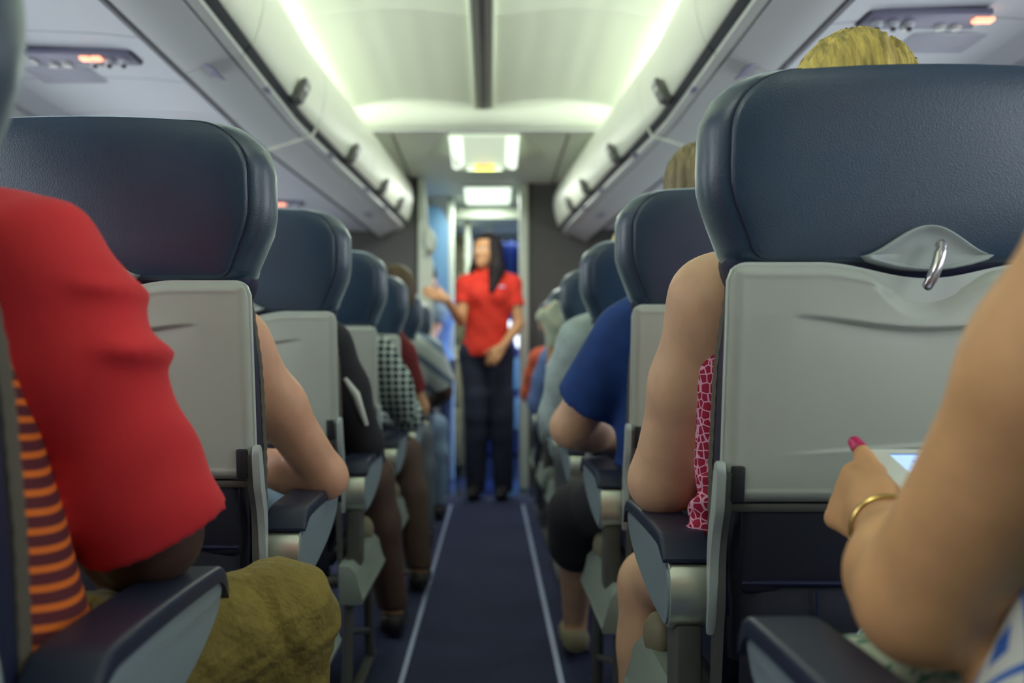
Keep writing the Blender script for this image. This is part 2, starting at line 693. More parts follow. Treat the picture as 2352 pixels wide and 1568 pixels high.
bm = new()
bx(bm, -1.75, 1.75, Y0, 6.28, -.05, 0)
structure(finish(bm, 'floor', M['carpet']))
bm = new()
bx(bm, -1.75, 1.75, 6.28, 9.4, -.05, -.004)
structure(finish(bm, 'floor_entry', M['galley_floor']))
for nm, xs in (('trim_1', (-.240, -.226)), ('trim_2', (.180, .196))):
    bm = new()
    pts = []
    for yy in np.arange(Y0, 6.0, .25):
        dx = .010 * max(0, (yy - 2.5) / 3.0) if nm == 'trim_2' else 0
        pts.append([Vector((xs[0] + dx, yy, .0)), Vector((xs[0] + dx, yy, .003)), Vector((xs[1] + dx, yy, .003)), Vector((xs[1] + dx, yy, .0))])
    rings(bm, pts)
    structure(finish(bm, nm, M['strip']))


def ceil_z(x):
    """height of the two-lobed aisle ceiling at distance x from the centre line"""
    a = abs(x)
    return float(np.interp(a, [0, .05, .12, .22, .34, .46, .58, .68, .80, 1.03],
                           [2.168, 2.170, 2.180, 2.194, 2.200, 2.196, 2.178, 2.152, 2.138, 2.150]))


xs = np.linspace(-1.02, 1.02, 77)
# main ceiling, in panels with a fine joint between them
bm = new()
edges = [Y0, -.2, 1.75, 2.02 + .0, 4.98]
ys = [Y0, 0.4, 3.690, 3.700, 3.714, 3.724, 4.985]
zz = [0, 0, 0, -.010, -.010, 0, 0]
sheet(bm, [[Vector((CX + x, y, ceil_z(x) + dz)) for x in xs] for y, dz in zip(ys, zz)])
structure(finish(bm, 'ceiling', M['ceiling'], angle=60))
# end wall of the high ceiling, a curved cove that comes down to the lower entry ceiling
bm = new()
prof = [(4.985, 1.0), (5.0, .90), (5.012, .72), (5.03, .48), (5.05, .25), (5.075, .09), (5.10, 0.0), (5.16, -.01)]
rows = []
for yy, t in prof:
    rows.append([Vector((CX + x, yy, 2.078 + (ceil_z(x) - 2.078 + .010) * t)) for x in xs])
sheet(bm, rows)
structure(finish(bm, 'ceiling_end_cove', M['ceiling'], angle=60))
# centre strip of the ceiling: dark groove with two pale lips
bm = new()
bx(bm, CX - .036, CX + .036, Y0, 4.99, 2.150, 2.172, .003)
structure(finish(bm, 'trim_3', M['centre']))
for k, (a, c) in enumerate(((-.050, -.036), (.036, .050))):
    bm = new()
    bx(bm, CX + a, CX + c, Y0, 4.99, 2.148, 2.172, .004)
    structure(finish(bm, 'trim_%d' % (4 + k), M['ceiling']))
bm = new()
bx(bm, CX - .012, CX + .012, Y0, 4.985, 2.146, 2.152, .002)
structure(finish(bm, 'trim_6', M['dark']))
# entry ceiling with seams
bm = new()
bx(bm, -1.6, 1.6, 5.13, 9.4, 2.07, 2.12)
structure(finish(bm, 'ceiling_entry', M['ceiling_dim']))
for k, x in enumerate((-.52, .42)):
    bm = new()
    bx(bm, x - .005, x + .005, 5.15, 6.6, 2.066, 2.071)
    structure(finish(bm, 'trim_%d' % (7 + k), M['post']))
bm = new()
bx(bm, -1.0, 1.0, 5.10, 5.16, 2.062, 2.072, .003)
structure(finish(bm, 'trim_9', M['bin_rail']))
# roof above the bins, so no daylight leaks in
bm = new()
bx(bm, -1.8, 1.8, Y0 - .05, 9.4, 2.28, 2.33)
structure(finish(bm, 'ceiling_crown', M['dark']))

# side walls with a row of windows each
for sd, side in ((-1, 'left'), (1, 'right')):
    bm = new()
    prof = [(1.66, 0.0), (1.70, .4), (1.71, .8), (1.68, 1.15), (1.60, 1.50), (1.50, 1.66), (1.44, 1.71)]
    sheet(bm, [[Vector((CX + sd * x, y, z)) for x, z in prof] for y in (Y0, 6.45)])
    structure(finish(bm, 'wall_' + side, M['wall'], angle=70))
    bm = new()
    bx(bm, CX + sd * 1.42, CX + sd * 1.74, Y0, 6.45, 1.70, 2.30)
    structure(finish(bm, 'wall_upper_' + side, M['dark']))
    # the flat service panels under the bins, outboard of the bin bottoms, with cross joints
    bm = new()
    rows = []
    for k in range(22):
        y = -1.2 + k * .405 + (.10 if sd < 0 else .0)
        if y > 6.4:
            break
        for q in ((y, 0), (y + .003, .004), (y + .009, .004), (y + .012, 0)):
            hw = half_width(q[0])
            rows.append([Vector((CX + sd * x, q[0], z + q[1])) for x, z in ((hw + .222, 1.69), (1.0, 1.702), (1.25, 1.712), (1.42, 1.70), (1.46, 1.66), (1.50, 1.66))])
    sheet(bm, rows)
    structure(finish(bm, 'ceiling_service_' + side, M['psu'], angle=30))
wn = 0
for sd in (-1, 1):
    for k in range(12):
        wn += 1
        y = -.9 + k * .508 + (.2 if sd < 0 else 0)
        r = root('window_%d' % wn, (CX + sd * 1.70, y, 1.02), '', '')
        del r['label'], r['category']
        structure(r)
        bm = new()
        o = [(.125 * math.copysign(abs(math.cos(a)) ** .55, math.cos(a)), .175 * math.copysign(abs(math.sin(a)) ** .55, math.sin(a))) for a in np.linspace(0, 2 * math.pi, 33)[:-1]]
        rings(bm, [[Vector((-sd * d, p[0] * s, p[1] * s)) for p in o] for d, s in ((-.01, 1.25), (.018, 1.2), (.026, 1.05), (.010, .95))], True, True)
        structure(finish(bm, 'window_frame', M['wall'], r))
        bm = new()
        rings(bm, [[Vector((-sd * d, p[0] * s, p[1] * s)) for p in o] for d, s in ((.012, .94), (.022, .90))], True, True)
        structure(finish(bm, 'window_pane', M['daylight'], r))
# rear of the built section
bm = new()
bx(bm, -1.75, 1.75, Y0 - .03, Y0, 0, 2.3)
structure(finish(bm, 'wall_rear', M['bulk']))

# bulkheads at the front of the cabin
bm = new()
prism(bm, [(-1.72, 0), (-.462, 0), (-.462, 2.07), (-1.72, 2.07)], 6.40, 6.43, 'y', .003)
structure(finish(bm, 'wall_bulkhead_left', M['bulk']))
bm = new()
prism(bm, [(.262, 0), (1.72, 0), (1.72, 2.07), (.262, 2.07)], 6.62, 6.65, 'y', .003)
structure(finish(bm, 'wall_bulkhead_right', M['bulk']))
# pale edge post of the left bulkhead: narrow above, broader below, with a padded handle bulge
bm = new()
prism(bm, [(-.470, 0), (-.375, 0), (-.375, 1.52), (-.405, 1.60), (-.425, 2.068), (-.470, 2.068)], 6.36, 6.46, 'y', .012, 3)
structure(finish(bm, 'trim_10', M['edge']))
bm = new()
bx(bm, .200, .262, 6.58, 6.69, 0, 2.068, .014, 3)
structure(finish(bm, 'trim_11', M['edge']))

# entry area walls
bm = new()
bx(bm, -1.75, -.44, 7.9, 7.94, 0, 2.07)
bx(bm, -.46, -.44, 7.26, 7.94, 0, 2.07)
structure(finish(bm, 'wall_galley_left', M['cream']))
bm = new()
prism(bm, [(-.75, .45), (-.30, .45), (-.30, 1.86), (-.36, 1.99), (-.45, 2.01), (-.75, 2.01)], 7.10, 7.14, 'y', .004)
structure(finish(bm, 'wall_lavatory', M['slate']))
bm = new()
bx(bm, -.310, -.262, 7.10, 7.20, 0, 2.068, .012)
structure(finish(bm, 'trim_12', M['edge']))
bm = new()
bx(bm, -.30, .30, 7.40, 7.47, 1.955, 2.045, .01)
structure(finish(bm, 'trim_13', M['edge']))
bm = new()
bx(bm, .262, .31, 7.10, 7.20, 0, 2.068, .012)
structure(finish(bm, 'trim_14', M['edge']))
bm = new()
bx(bm, .31, 1.75, 7.12, 7.18, 0, 2.07)
structure(finish(bm, 'wall_entry_right', M['bulk']))
bm = new()
bx(bm, -1.75, 1.75, 9.36, 9.42, 0, 2.05)
structure(finish(bm, 'wall_front', M['dark']))
bm = new()
bx(bm, -1.78, -1.72, 6.4, 9.4, 0, 2.05)
structure(finish(bm, 'wall_entry_side_left', M['wall']))
bm = new()
bx(bm, 1.72, 1.78, 6.4, 9.4, 0, 2.05)
structure(finish(bm, 'wall_entry_side_right', M['wall']))
# front door with its daylight windows
r = root('door_1', (.18, 9.1, 0), '', '')
del r['label'], r['category']
structure(r)
bm = new()
bx(bm, -.32, .32, 0, .06, .0, 1.96, .03, 3)
structure(finish(bm, 'door_leaf', M['cobalt'], r))
for x0, x1, z0, z1 in ((-.045, .018, 1.12, 1.26), (.05, .13, 1.01, 1.21)):
    bm = new()
    prism(bm, [(x0 + .02, z0), (x1, z0), (x1, z1), (x0 + .035, z1), (x0, z0 + (z1 - z0) * .35)], -.012, .0, 'y', .004)
    structure(finish(bm, 'door_window', M['daylight'], r))
for z in (.25, .62):
    bm = new()
    bx(bm, -.02, .16, -.02, .0, z, z + .30, .02)
    structure(finish(bm, 'door_panel', M['slate'], r))

# things of the entry area -------------------------------------------------
r = root('service_cart', (-.262, 7.75, 0), 'cream metal galley cart standing behind the woman in red at left', 'cart')
bm = new()
bx(bm, -.10, .05, -.2, .2, .06, .98, .014)
finish(bm, 'cart_body', M['cream'], r)
bm = new()
bx(bm, -.085, .035, -.215, -.2, .12, .50, .006)
finish(bm, 'cart_door', M['cream'], r)
bm = new()
bx(bm, -.085, .035, -.215, -.2, .54, .92, .006)
finish(bm, 'cart_door', M['cream'], r)
bm = new()
tube(bm, [(-.07, -.215, .90), (-.07, -.24, .90), (.02, -.24, .90), (.02, -.215, .90)], .007)
finish(bm, 'cart_handle', M['alu'], r)
for dx in (-.08, .03):
    bm = new()
    tube(bm, [(dx - .01, -.16, .03), (dx + .01, -.16, .03)], .03, 16)
    finish(bm, 'wheel', M['dark'], r)
r = root('galley_cabinet', (-.255, 8.1, 0), 'tall cream galley cabinet with rounded doors behind the woman in red', 'cabinet')
bm = new()
bx(bm, -.10, .10, .0, .4, .0, 1.93, .01)
finish(bm, 'cabinet_body', M['cream'], r)
for z0, z1 in ((1.04, 1.30), (1.34, 1.60), (1.64, 1.86), (.1, .98)):
    bm = new()
    bx(bm, -.09, .07, -.02, .005, z0, z1, .02, 3)
    d = finish(bm, 'cabinet_door', M['cream'], r)
    bm = new()
    bx(bm, .035, .05, -.03, -.02, (z0 + z1) / 2 - .03, (z0 + z1) / 2 + .03, .004)
    finish(bm, 'cabinet_latch', M['alu'], d)
bm = new()
bx(bm, -.195, -.15, 7.55, 7.60, 0, 2.068, .012)
tag(finish(bm, 'grab_post', M['edge']), 'white upright post in the entry area just left of the dark haired woman', 'post')
r = root('blue_curtain', (.13, 8.55, 1.42), 'deep blue curtain hanging in the entry area right of the dark haired woman', 'curtain')
bm = new()
rows = []
for z in np.linspace(0, .52, 8):
    rows.append([Vector((x, .022 * math.sin(x * 70 + z), z)) for x in np.linspace(-.10, .26, 44)])
sheet(bm, rows)
o = finish(bm, 'curtain_cloth', M['cobalt'], r, angle=80)
so = o.modifiers.new('thick', 'SOLIDIFY')
so.thickness = .004
bm = new()
tube(bm, [(-.14, 0, .53), (.30, 0, .53)], .010)
for xx in (-.12, .28):
    bx(bm, xx - .01, xx + .01, -.01, .01, .53, .65)
finish(bm, 'curtain_rail', M['alu'], r)
# wall handset on the bulkhead post
r = root('wall_lamp', (-.395, 6.36, 1.66), 'cream rounded lamp housing on the white edge of the left bulkhead', 'lamp')
bm = new()
bmesh.ops.create_uvsphere(bm, u_segments=24, v_segments=14, radius=1)
for v in bm.verts:
    v.co = Vector((v.co.x * .045, v.co.y * .04, v.co.z * .085 - (.02 if v.co.x > 0 else 0)))
finish(bm, 'lamp_shade', M['edge'], r)
bm = new()
bx(bm, -.012, .022, -.05, -.03, -.10, -.07, .006)
finish(bm, 'switch', M['beige'], r)
# a pair of red indicator lights on the right edge post
for z in (1.36, 1.27):
    bm = new()
    bmesh.ops.create_uvsphere(bm, u_segments=16, v_segments=10, radius=.010)
    for v in bm.verts:
        v.co += Vector((.207, 6.575, z))
    tag(finish(bm, 'indicator_light', M['red_lamp']), ('upper' if z > 1.3 else 'lower') + ' small red light glowing on the white post right of the woman in red', 'light', 'red lights on the right edge post')

# ceiling light with exit sign
r = root('exit_light', (-.03, 5.155, 2.07), 'ceiling light box with two glowing ends and a yellow exit sign', 'ceiling light')
bm = new()
prism(bm, [(.02, .0), (.02, -.018), (.50, -.075), (.60, -.075), (.64, 0)], -.185, .185, 'x', .008)
finish(bm, 'housing', M['lamp_soft'], r)
for s in (-1, 1):
    bm = new()
    for_pts = [(s * .187, .03), (s * .187, .52), (s * .165, .60), (s * .120, .46), (s * .118, .03)]
    A = []
    for (x, y) in for_pts:
        z = -.022 - (y - .02) / .48 * .057 if y < .5 else -.081
        A.append((x, y, z))
    rings(bm, [[Vector(a) for a in A], [Vector((a[0], a[1], a[2] + .012)) for a in A]])
    finish(bm, 'diffuser', M['lamp'], r)
bm = new()
bx(bm, -.10, .10, .485, .50, -.105, -.068, .004)
s_ = finish(bm, 'sign_panel', M['lamp_soft'], r)
bm = new()
bx(bm, -.058, .058, .476, .486, -.108, -.066, .003)
sp = finish(bm, 'exit_sign', M['sign_yellow'], r)


def text_mesh(name, s, size, material, parent, loc, rot, extrude=.001, align='CENTER', shear=0.0, bold=0.0):
    cu = bpy.data.curves.new(name, 'FONT')
    cu.body = s
    cu.size = size
    cu.extrude = extrude
    cu.offset = bold
    cu.align_x = align
    cu.align_y = 'CENTER'
    cu.shear = shear
    t = bpy.data.objects.new(name, cu)
    COL.objects.link(t)
    dg = bpy.context.evaluated_depsgraph_get()
    me = bpy.data.meshes.new_from_object(t.evaluated_get(dg))
    bpy.data.objects.remove(t)
    R = rot if isinstance(rot, Matrix) else Matrix.Rotation(rot[0], 3, 'X')
    for v in me.vertices:
        v.co = R @ v.co + Vector(loc)
    me.materials.clear()
    me.materials.append(material)
    return link(name, me, parent)


text_mesh('lettering', 'EXIT', .044, M['sign_red'], sp, (0, .474, -.087), (math.radians(90),), bold=.0008)

r = root('ceiling_panel_light', (-.015, 7.02, 2.07), 'bright rectangular ceiling panel light above the woman in red', 'ceiling light')
bm = new()
bx(bm, -.178, .178, -.35, .35, -.012, 0, .006)
finish(bm, 'frame', M['edge'], r)
bm = new()
bx(bm, -.160, .160, -.33, .33, -.018, -.010, .006)
finish(bm, 'diffuser', M['lamp'], r)

# ================================================================== OVERHEAD BINS
DOOR = [(.000, 1.756), (-.012, 1.762), (-.026, 1.80), (-.038, 1.85), (-.044, 1.90), (-.038, 1.96), (-.016, 2.01), (.018, 2.045), (.06, 2.062)]
binc = {'left': ['nearest overhead bin on the left, cut by the top of the picture', 'second overhead bin from the camera on the left side', 'middle overhead bin on the left, above the headrest of the second seat', 'fourth overhead bin from the camera on the left side', 'rounded last overhead bin on the left, beside the bulkhead'],
        'right': ['nearest overhead bin on the right, cut by the top of the picture', 'second overhead bin from the camera on the right side', 'middle overhead bin on the right, above the grey haired head', 'fourth overhead bin from the camera on the right side', 'rounded last overhead bin on the right, beside the dark bulkhead']}
for sd, side in ((-1, 'left'), (1, 'right')):
    cuts_ = [0.2, 1.78, 2.80, 3.78, 4.86, 6.37 if sd < 0 else 6.60]
    for bi in range(5):
        a, b = cuts_[bi] + .004, cuts_[bi + 1] - .004
        last = bi == 4
        r = root('overhead_bin', (CX + sd * half_width((a + b) / 2), (a + b) / 2, 1.74), binc[side][bi], 'overhead bin', 'overhead bins on the %s side' % side)
        ox, oy = r.location.x, r.location.y

        def PT(x, y, z):
            return Vector((CX + sd * x - ox, y - oy, z - 1.74))

        def shrink(y):                      # the free end of the last bin is rounded off
            if not last:
                return 0.0
            t = max(0.0, (y - (b - .16)) / .16)
            return .13 * (1 - math.sqrt(max(0, 1 - t * t)))
        n = 30 if last else 10
        ys = list(np.linspace(a, b, n))
        if last:
            ys = list(np.linspace(a, b - .16, 16)) + [b - .16 + .16 * math.sin(t) for t in np.linspace(.12, math.pi / 2, 16)]
        # door
        bm = new()
        rows = []
        for y in ys:
            hw = half_width(y) + shrink(y)
            sh = shrink(y)
            rows.append([PT(hw + p[0], y, p[1] - 0 * sh) for p in DOOR] + [PT(hw + .10, y, 2.055), PT(hw + .11, y, 1.78), PT(hw + .02, y, 1.757)])
        rings(bm, rows)
        finish(bm, 'bin_door', M['bin'], r, angle=50)
        # seal between door and underside
        bm = new()
        rows = []
        for y in ys:
            hw = half_width(y) + shrink(y)
            rows.append([PT(hw - .004, y, 1.759), PT(hw - .002, y, 1.752), PT(hw + .013, y, 1.734), PT(hw + .030, y, 1.733), PT(hw + .05, y, 1.757)])
        rings(bm, rows)
        finish(bm, 'door_seal', M['bin_gap'], r)
        # underside body
        bm = new()
        rows = []
        for y in ys:
            hw = half_width(y) + shrink(y)
            o_ = half_width(y) + .195
            o_ = max(o_, hw + .02)
            rows.append([PT(hw + .016, y, 1.739), PT(hw + .016, y, 1.729), PT(hw + .046, y, 1.717), PT(hw + .050, y, 1.728), PT(hw + .055, y, 1.714),
                         PT(max(hw + .056, (hw + o_) / 2 + .01), y, 1.694), PT(max(o_ - .01, hw + .058), y, 1.672), PT(max(o_ + .01, hw + .06), y, 1.675), PT(max(o_ + .012, hw + .062), y, 1.76), PT(hw + .02, y, 1.76)])
        rings(bm, rows)
        finish(bm, 'bin_underside', M['bin_under'], r, angle=25)
        # rail with little catches
        bm = new()
        rows = []
        for y in ys:
            hw = half_width(y) + shrink(y)
            rows.append([PT(hw + .017, y, 1.7285), PT(hw + .017, y, 1.7215), PT(hw + .040, y, 1.712), PT(hw + .043, y, 1.7185)])
        rings(bm, rows)
        finish(bm, 'rail', M['bin_rail'], r)
        # seal against the service panels
        bm = new()
        rows = []
        for y in ys:
            o_ = half_width(y) + .192
            rows.append([PT(o_, y, 1.668), PT(o_ + .032, y, 1.686), PT(o_ + .032, y, 1.70), PT(o_ + .005, y, 1.70)])
        rings(bm, rows)
        finish(bm, 'outer_seal', M['bin_gap'], r)
        # latch, catches, small sockets in the underside
        lats = {0: [1.2], 1: [2.3], 2: [3.38], 3: [4.36], 4: [5.16, 5.72]}[bi]
        for ly in lats:
            hw = half_width(ly)
            bm = new()
            p = [(-.002, 1.752), (-.018, 1.762), (-.030, 1.79), (-.038, 1.812), (-.060, 1.822), (-.062, 1.806), (-.050, 1.780), (-.036, 1.752), (-.014, 1.744)]
            rings(bm, [[PT(hw + q[0], ly + dy, q[1]) for q in p] for dy in (-.04, .04)])
            lo_ = finish(bm, 'latch', M['post'], r)
            bm = new()
            rings(bm, [[PT(hw + q[0] - .004, ly + dy, q[1]) for q in [(-.062, 1.820), (-.060, 1.812), (-.045, 1.785), (-.050, 1.785)]] for dy in (-.025, .025)])
            finish(bm, 'latch_button', M['bin_rail'], lo_)
            bm = new()
            for dy in (-.25,):
                box(bm, PT(hw + .026, ly + dy, 1.7195), (.020, .055, .012), .003)
            finish(bm, 'rail_catch', M['psu_strip'], r)
        # thin joint line in the door of the long bins and the pale strap at each bin end
        if bi == 2:
            y = b
            bm = new()
            hw = half_width(y)
            pts = [PT(hw + x, y, z) for x, z in ((-.004, 1.752), (.0, 1.738), (.012, 1.724), (.05, 1.711), (.12, 1.690), (.185, 1.667))]
            tube(bm, pts, .006)
            finish(bm, 'end_strap', M['bin'], r)
    for yv in (2.83, 5.5):                           # small dark vents in the bin bottoms
        hw = half_width(yv)
        bm = new()
        box(bm, (0, 0, 0), (.045, .12, .006), .004, rot=Matrix.Rotation(sd * math.radians(-20), 3, 'Y'))
        for k in range(3):
            box(bm, (0, -.035 + .035 * k, -.004), (.036, .012, .004), .001, rot=Matrix.Rotation(sd * math.radians(-20), 3, 'Y'))
        o = finish(bm, 'speaker_grille', M['psu_strip'])
        zc = 1.686
        o.location = (CX + sd * (hw + .112), yv, zc)
        tag(o, 'small dark grille under the %s overhead bins, %s' % (side, 'near the camera' if yv < 3 else 'near the bulkhead'), 'grille', 'dark grilles in the bin undersides')

# reading light and air units in the service panels
ordn = ['nearest', 'second', 'third', 'fourth', 'fifth']
for sd, side in ((-1, 'left'), (1, 'right')):
    for k in range(5):
        y = (2.73 if sd < 0 else 2.43) + .81 * k
        r = root('reading_light_unit', (CX + sd * 1.11, y, 1.702),
                 ('%s reading light unit from the camera under the left bins, orange sign lit' % ordn[k]) if sd < 0 else ('reading light unit in the pale panel above the blond head on the right' if k == 0 else '%s reading light unit from the camera under the right bins, orange sign lit' % ordn[k]),
                 'reading light', 'reading light units on the %s' % side)
        bm = new()
        bx(bm, -.15, .15, -.055, .055, -.014, .004, .006)
        finish(bm, 'unit_body', M['psu_strip'], r)
        for x in (-.115, -.075, -.035):
            bm = new()
            bmesh.ops.create_uvsphere(bm, u_segments=14, v_segments=8, radius=.015)
            for v in bm.verts:
                v.co += Vector((x * sd, 0, -.016))
            nz = finish(bm, 'air_nozzle', M['psu'], r)
            bm = new()
            bmesh.ops.create_cone(bm, segments=12, radius1=.006, radius2=.008, depth=.01, cap_ends=True)
            for v in bm.verts:
                v.co += Vector((x * sd, 0, -.031))
            finish(bm, 'nozzle_tip', M['dark'], nz)
        for x in (-.03, .055, .095):
            bm = new()
            bmesh.ops.create_cone(bm, segments=18, radius1=.012, radius2=.016, depth=.012, cap_ends=True)
            for v in bm.verts:
                v.co += Vector((x * sd, .03, -.018))
            finish(bm, 'reading_lamp', M['bin_rail'], r)
        for x in ((.02, .052) if sd < 0 else (.125, .148)):
            bm = new()
            bx(bm, x - .014, x + .014, -.04, -.01, -.024, -.012, .005)
            if sd < 0:
                for v in bm.verts:
                    v.co.x = -v.co.x + .07
            finish(bm, 'lit_sign', M['orange_lamp'], r)
        bm = new()
        bx(bm, .128, .144, -.02, .02, -.022, -.012, .004)
        finish(bm, 'call_button', M['bin_rail'], r, mirror=sd < 0)
    for k in range(1):
        y = 2.93 if sd < 0 else 2.64
        r = root('air_vent', (CX + sd * 1.245, y, 1.708), 'slatted grey air vent in the service panel %s' % ('at upper left' if sd < 0 else 'right of the blond head'), 'vent')
        bm = new()
        bx(bm, -.10, .10, -.075, .075, -.004, .004, .003)
        finish(bm, 'backing', M['psu'], r)
        for q in range(6):
            bm = new()
            bx(bm, -.095, .095, -.066 + q * .025, -.052 + q * .025, -.0060, -.003, .001)
            finish(bm, 'slat', M['vent'], r)

# ================================================================== SEATS
TAN = math.tan(math.radians(8))


def lean(co):
    return Vector((co.x, co.y - (co.z - 1.08) * TAN, co.z))


def outline(w, z0, z1, r_top, r_bot, wb, n=8):
    """rounded headrest outline in x,z; wb half width at the bottom"""
    pts = []
    # start bottom left going clockwise seen from behind
    def arc(cx, cz, r, a0, a1):
        for k in range(n + 1):
            a = math.radians(a0 + (a1 - a0) * k / n)
            pts.append((cx + r * math.cos(a), cz + r * math.sin(a)))
    arc(-wb + r_bot, z0 + r_bot, r_bot, 270, 190)
    for t in (.2, .4, .6, .8):
        z = z0 + r_bot + (z1 - r_top - z0 - r_bot) * t
        bulge = wb + (w - wb) * math.sin(math.pi * .5 * min(1, t * 1.35))
        pts.append((-bulge, z))
    # top left corner: big elliptic corner
    for k in range(n + 3):
        a = math.radians(180 - 90 * k / (n + 2))
        pts.append((-w + r_top + r_top * math.cos(a), z1 - r_top * .80 + r_top * .80 * math.sin(a)))
    for x in (-.10, -.04, .04, .10):
        pts.append((x, z1 + .006 * (1 - (x / (w - r_top)) ** 2)))
    L = len(pts)
    left = [p for p in pts if p[0] < -.101]
    right = [(-p[0], p[1]) for p in left[::-1]]
    mid = [(x, z1 + .006 * (1 - (x / (w - r_top)) ** 2)) for x in (-.10, -.05, 0, .05, .10)]
    bot = [(x, z0) for x in (.12, .04, -.04, -.12)]
    return left + mid + right + bot


def wrinkle(v, seed):
    return .0016 * math.sin(v.z * 95 + seed + 3 * math.sin(v.y * 60)) * math.sin(v.z * 41 + v.y * 90 + seed)


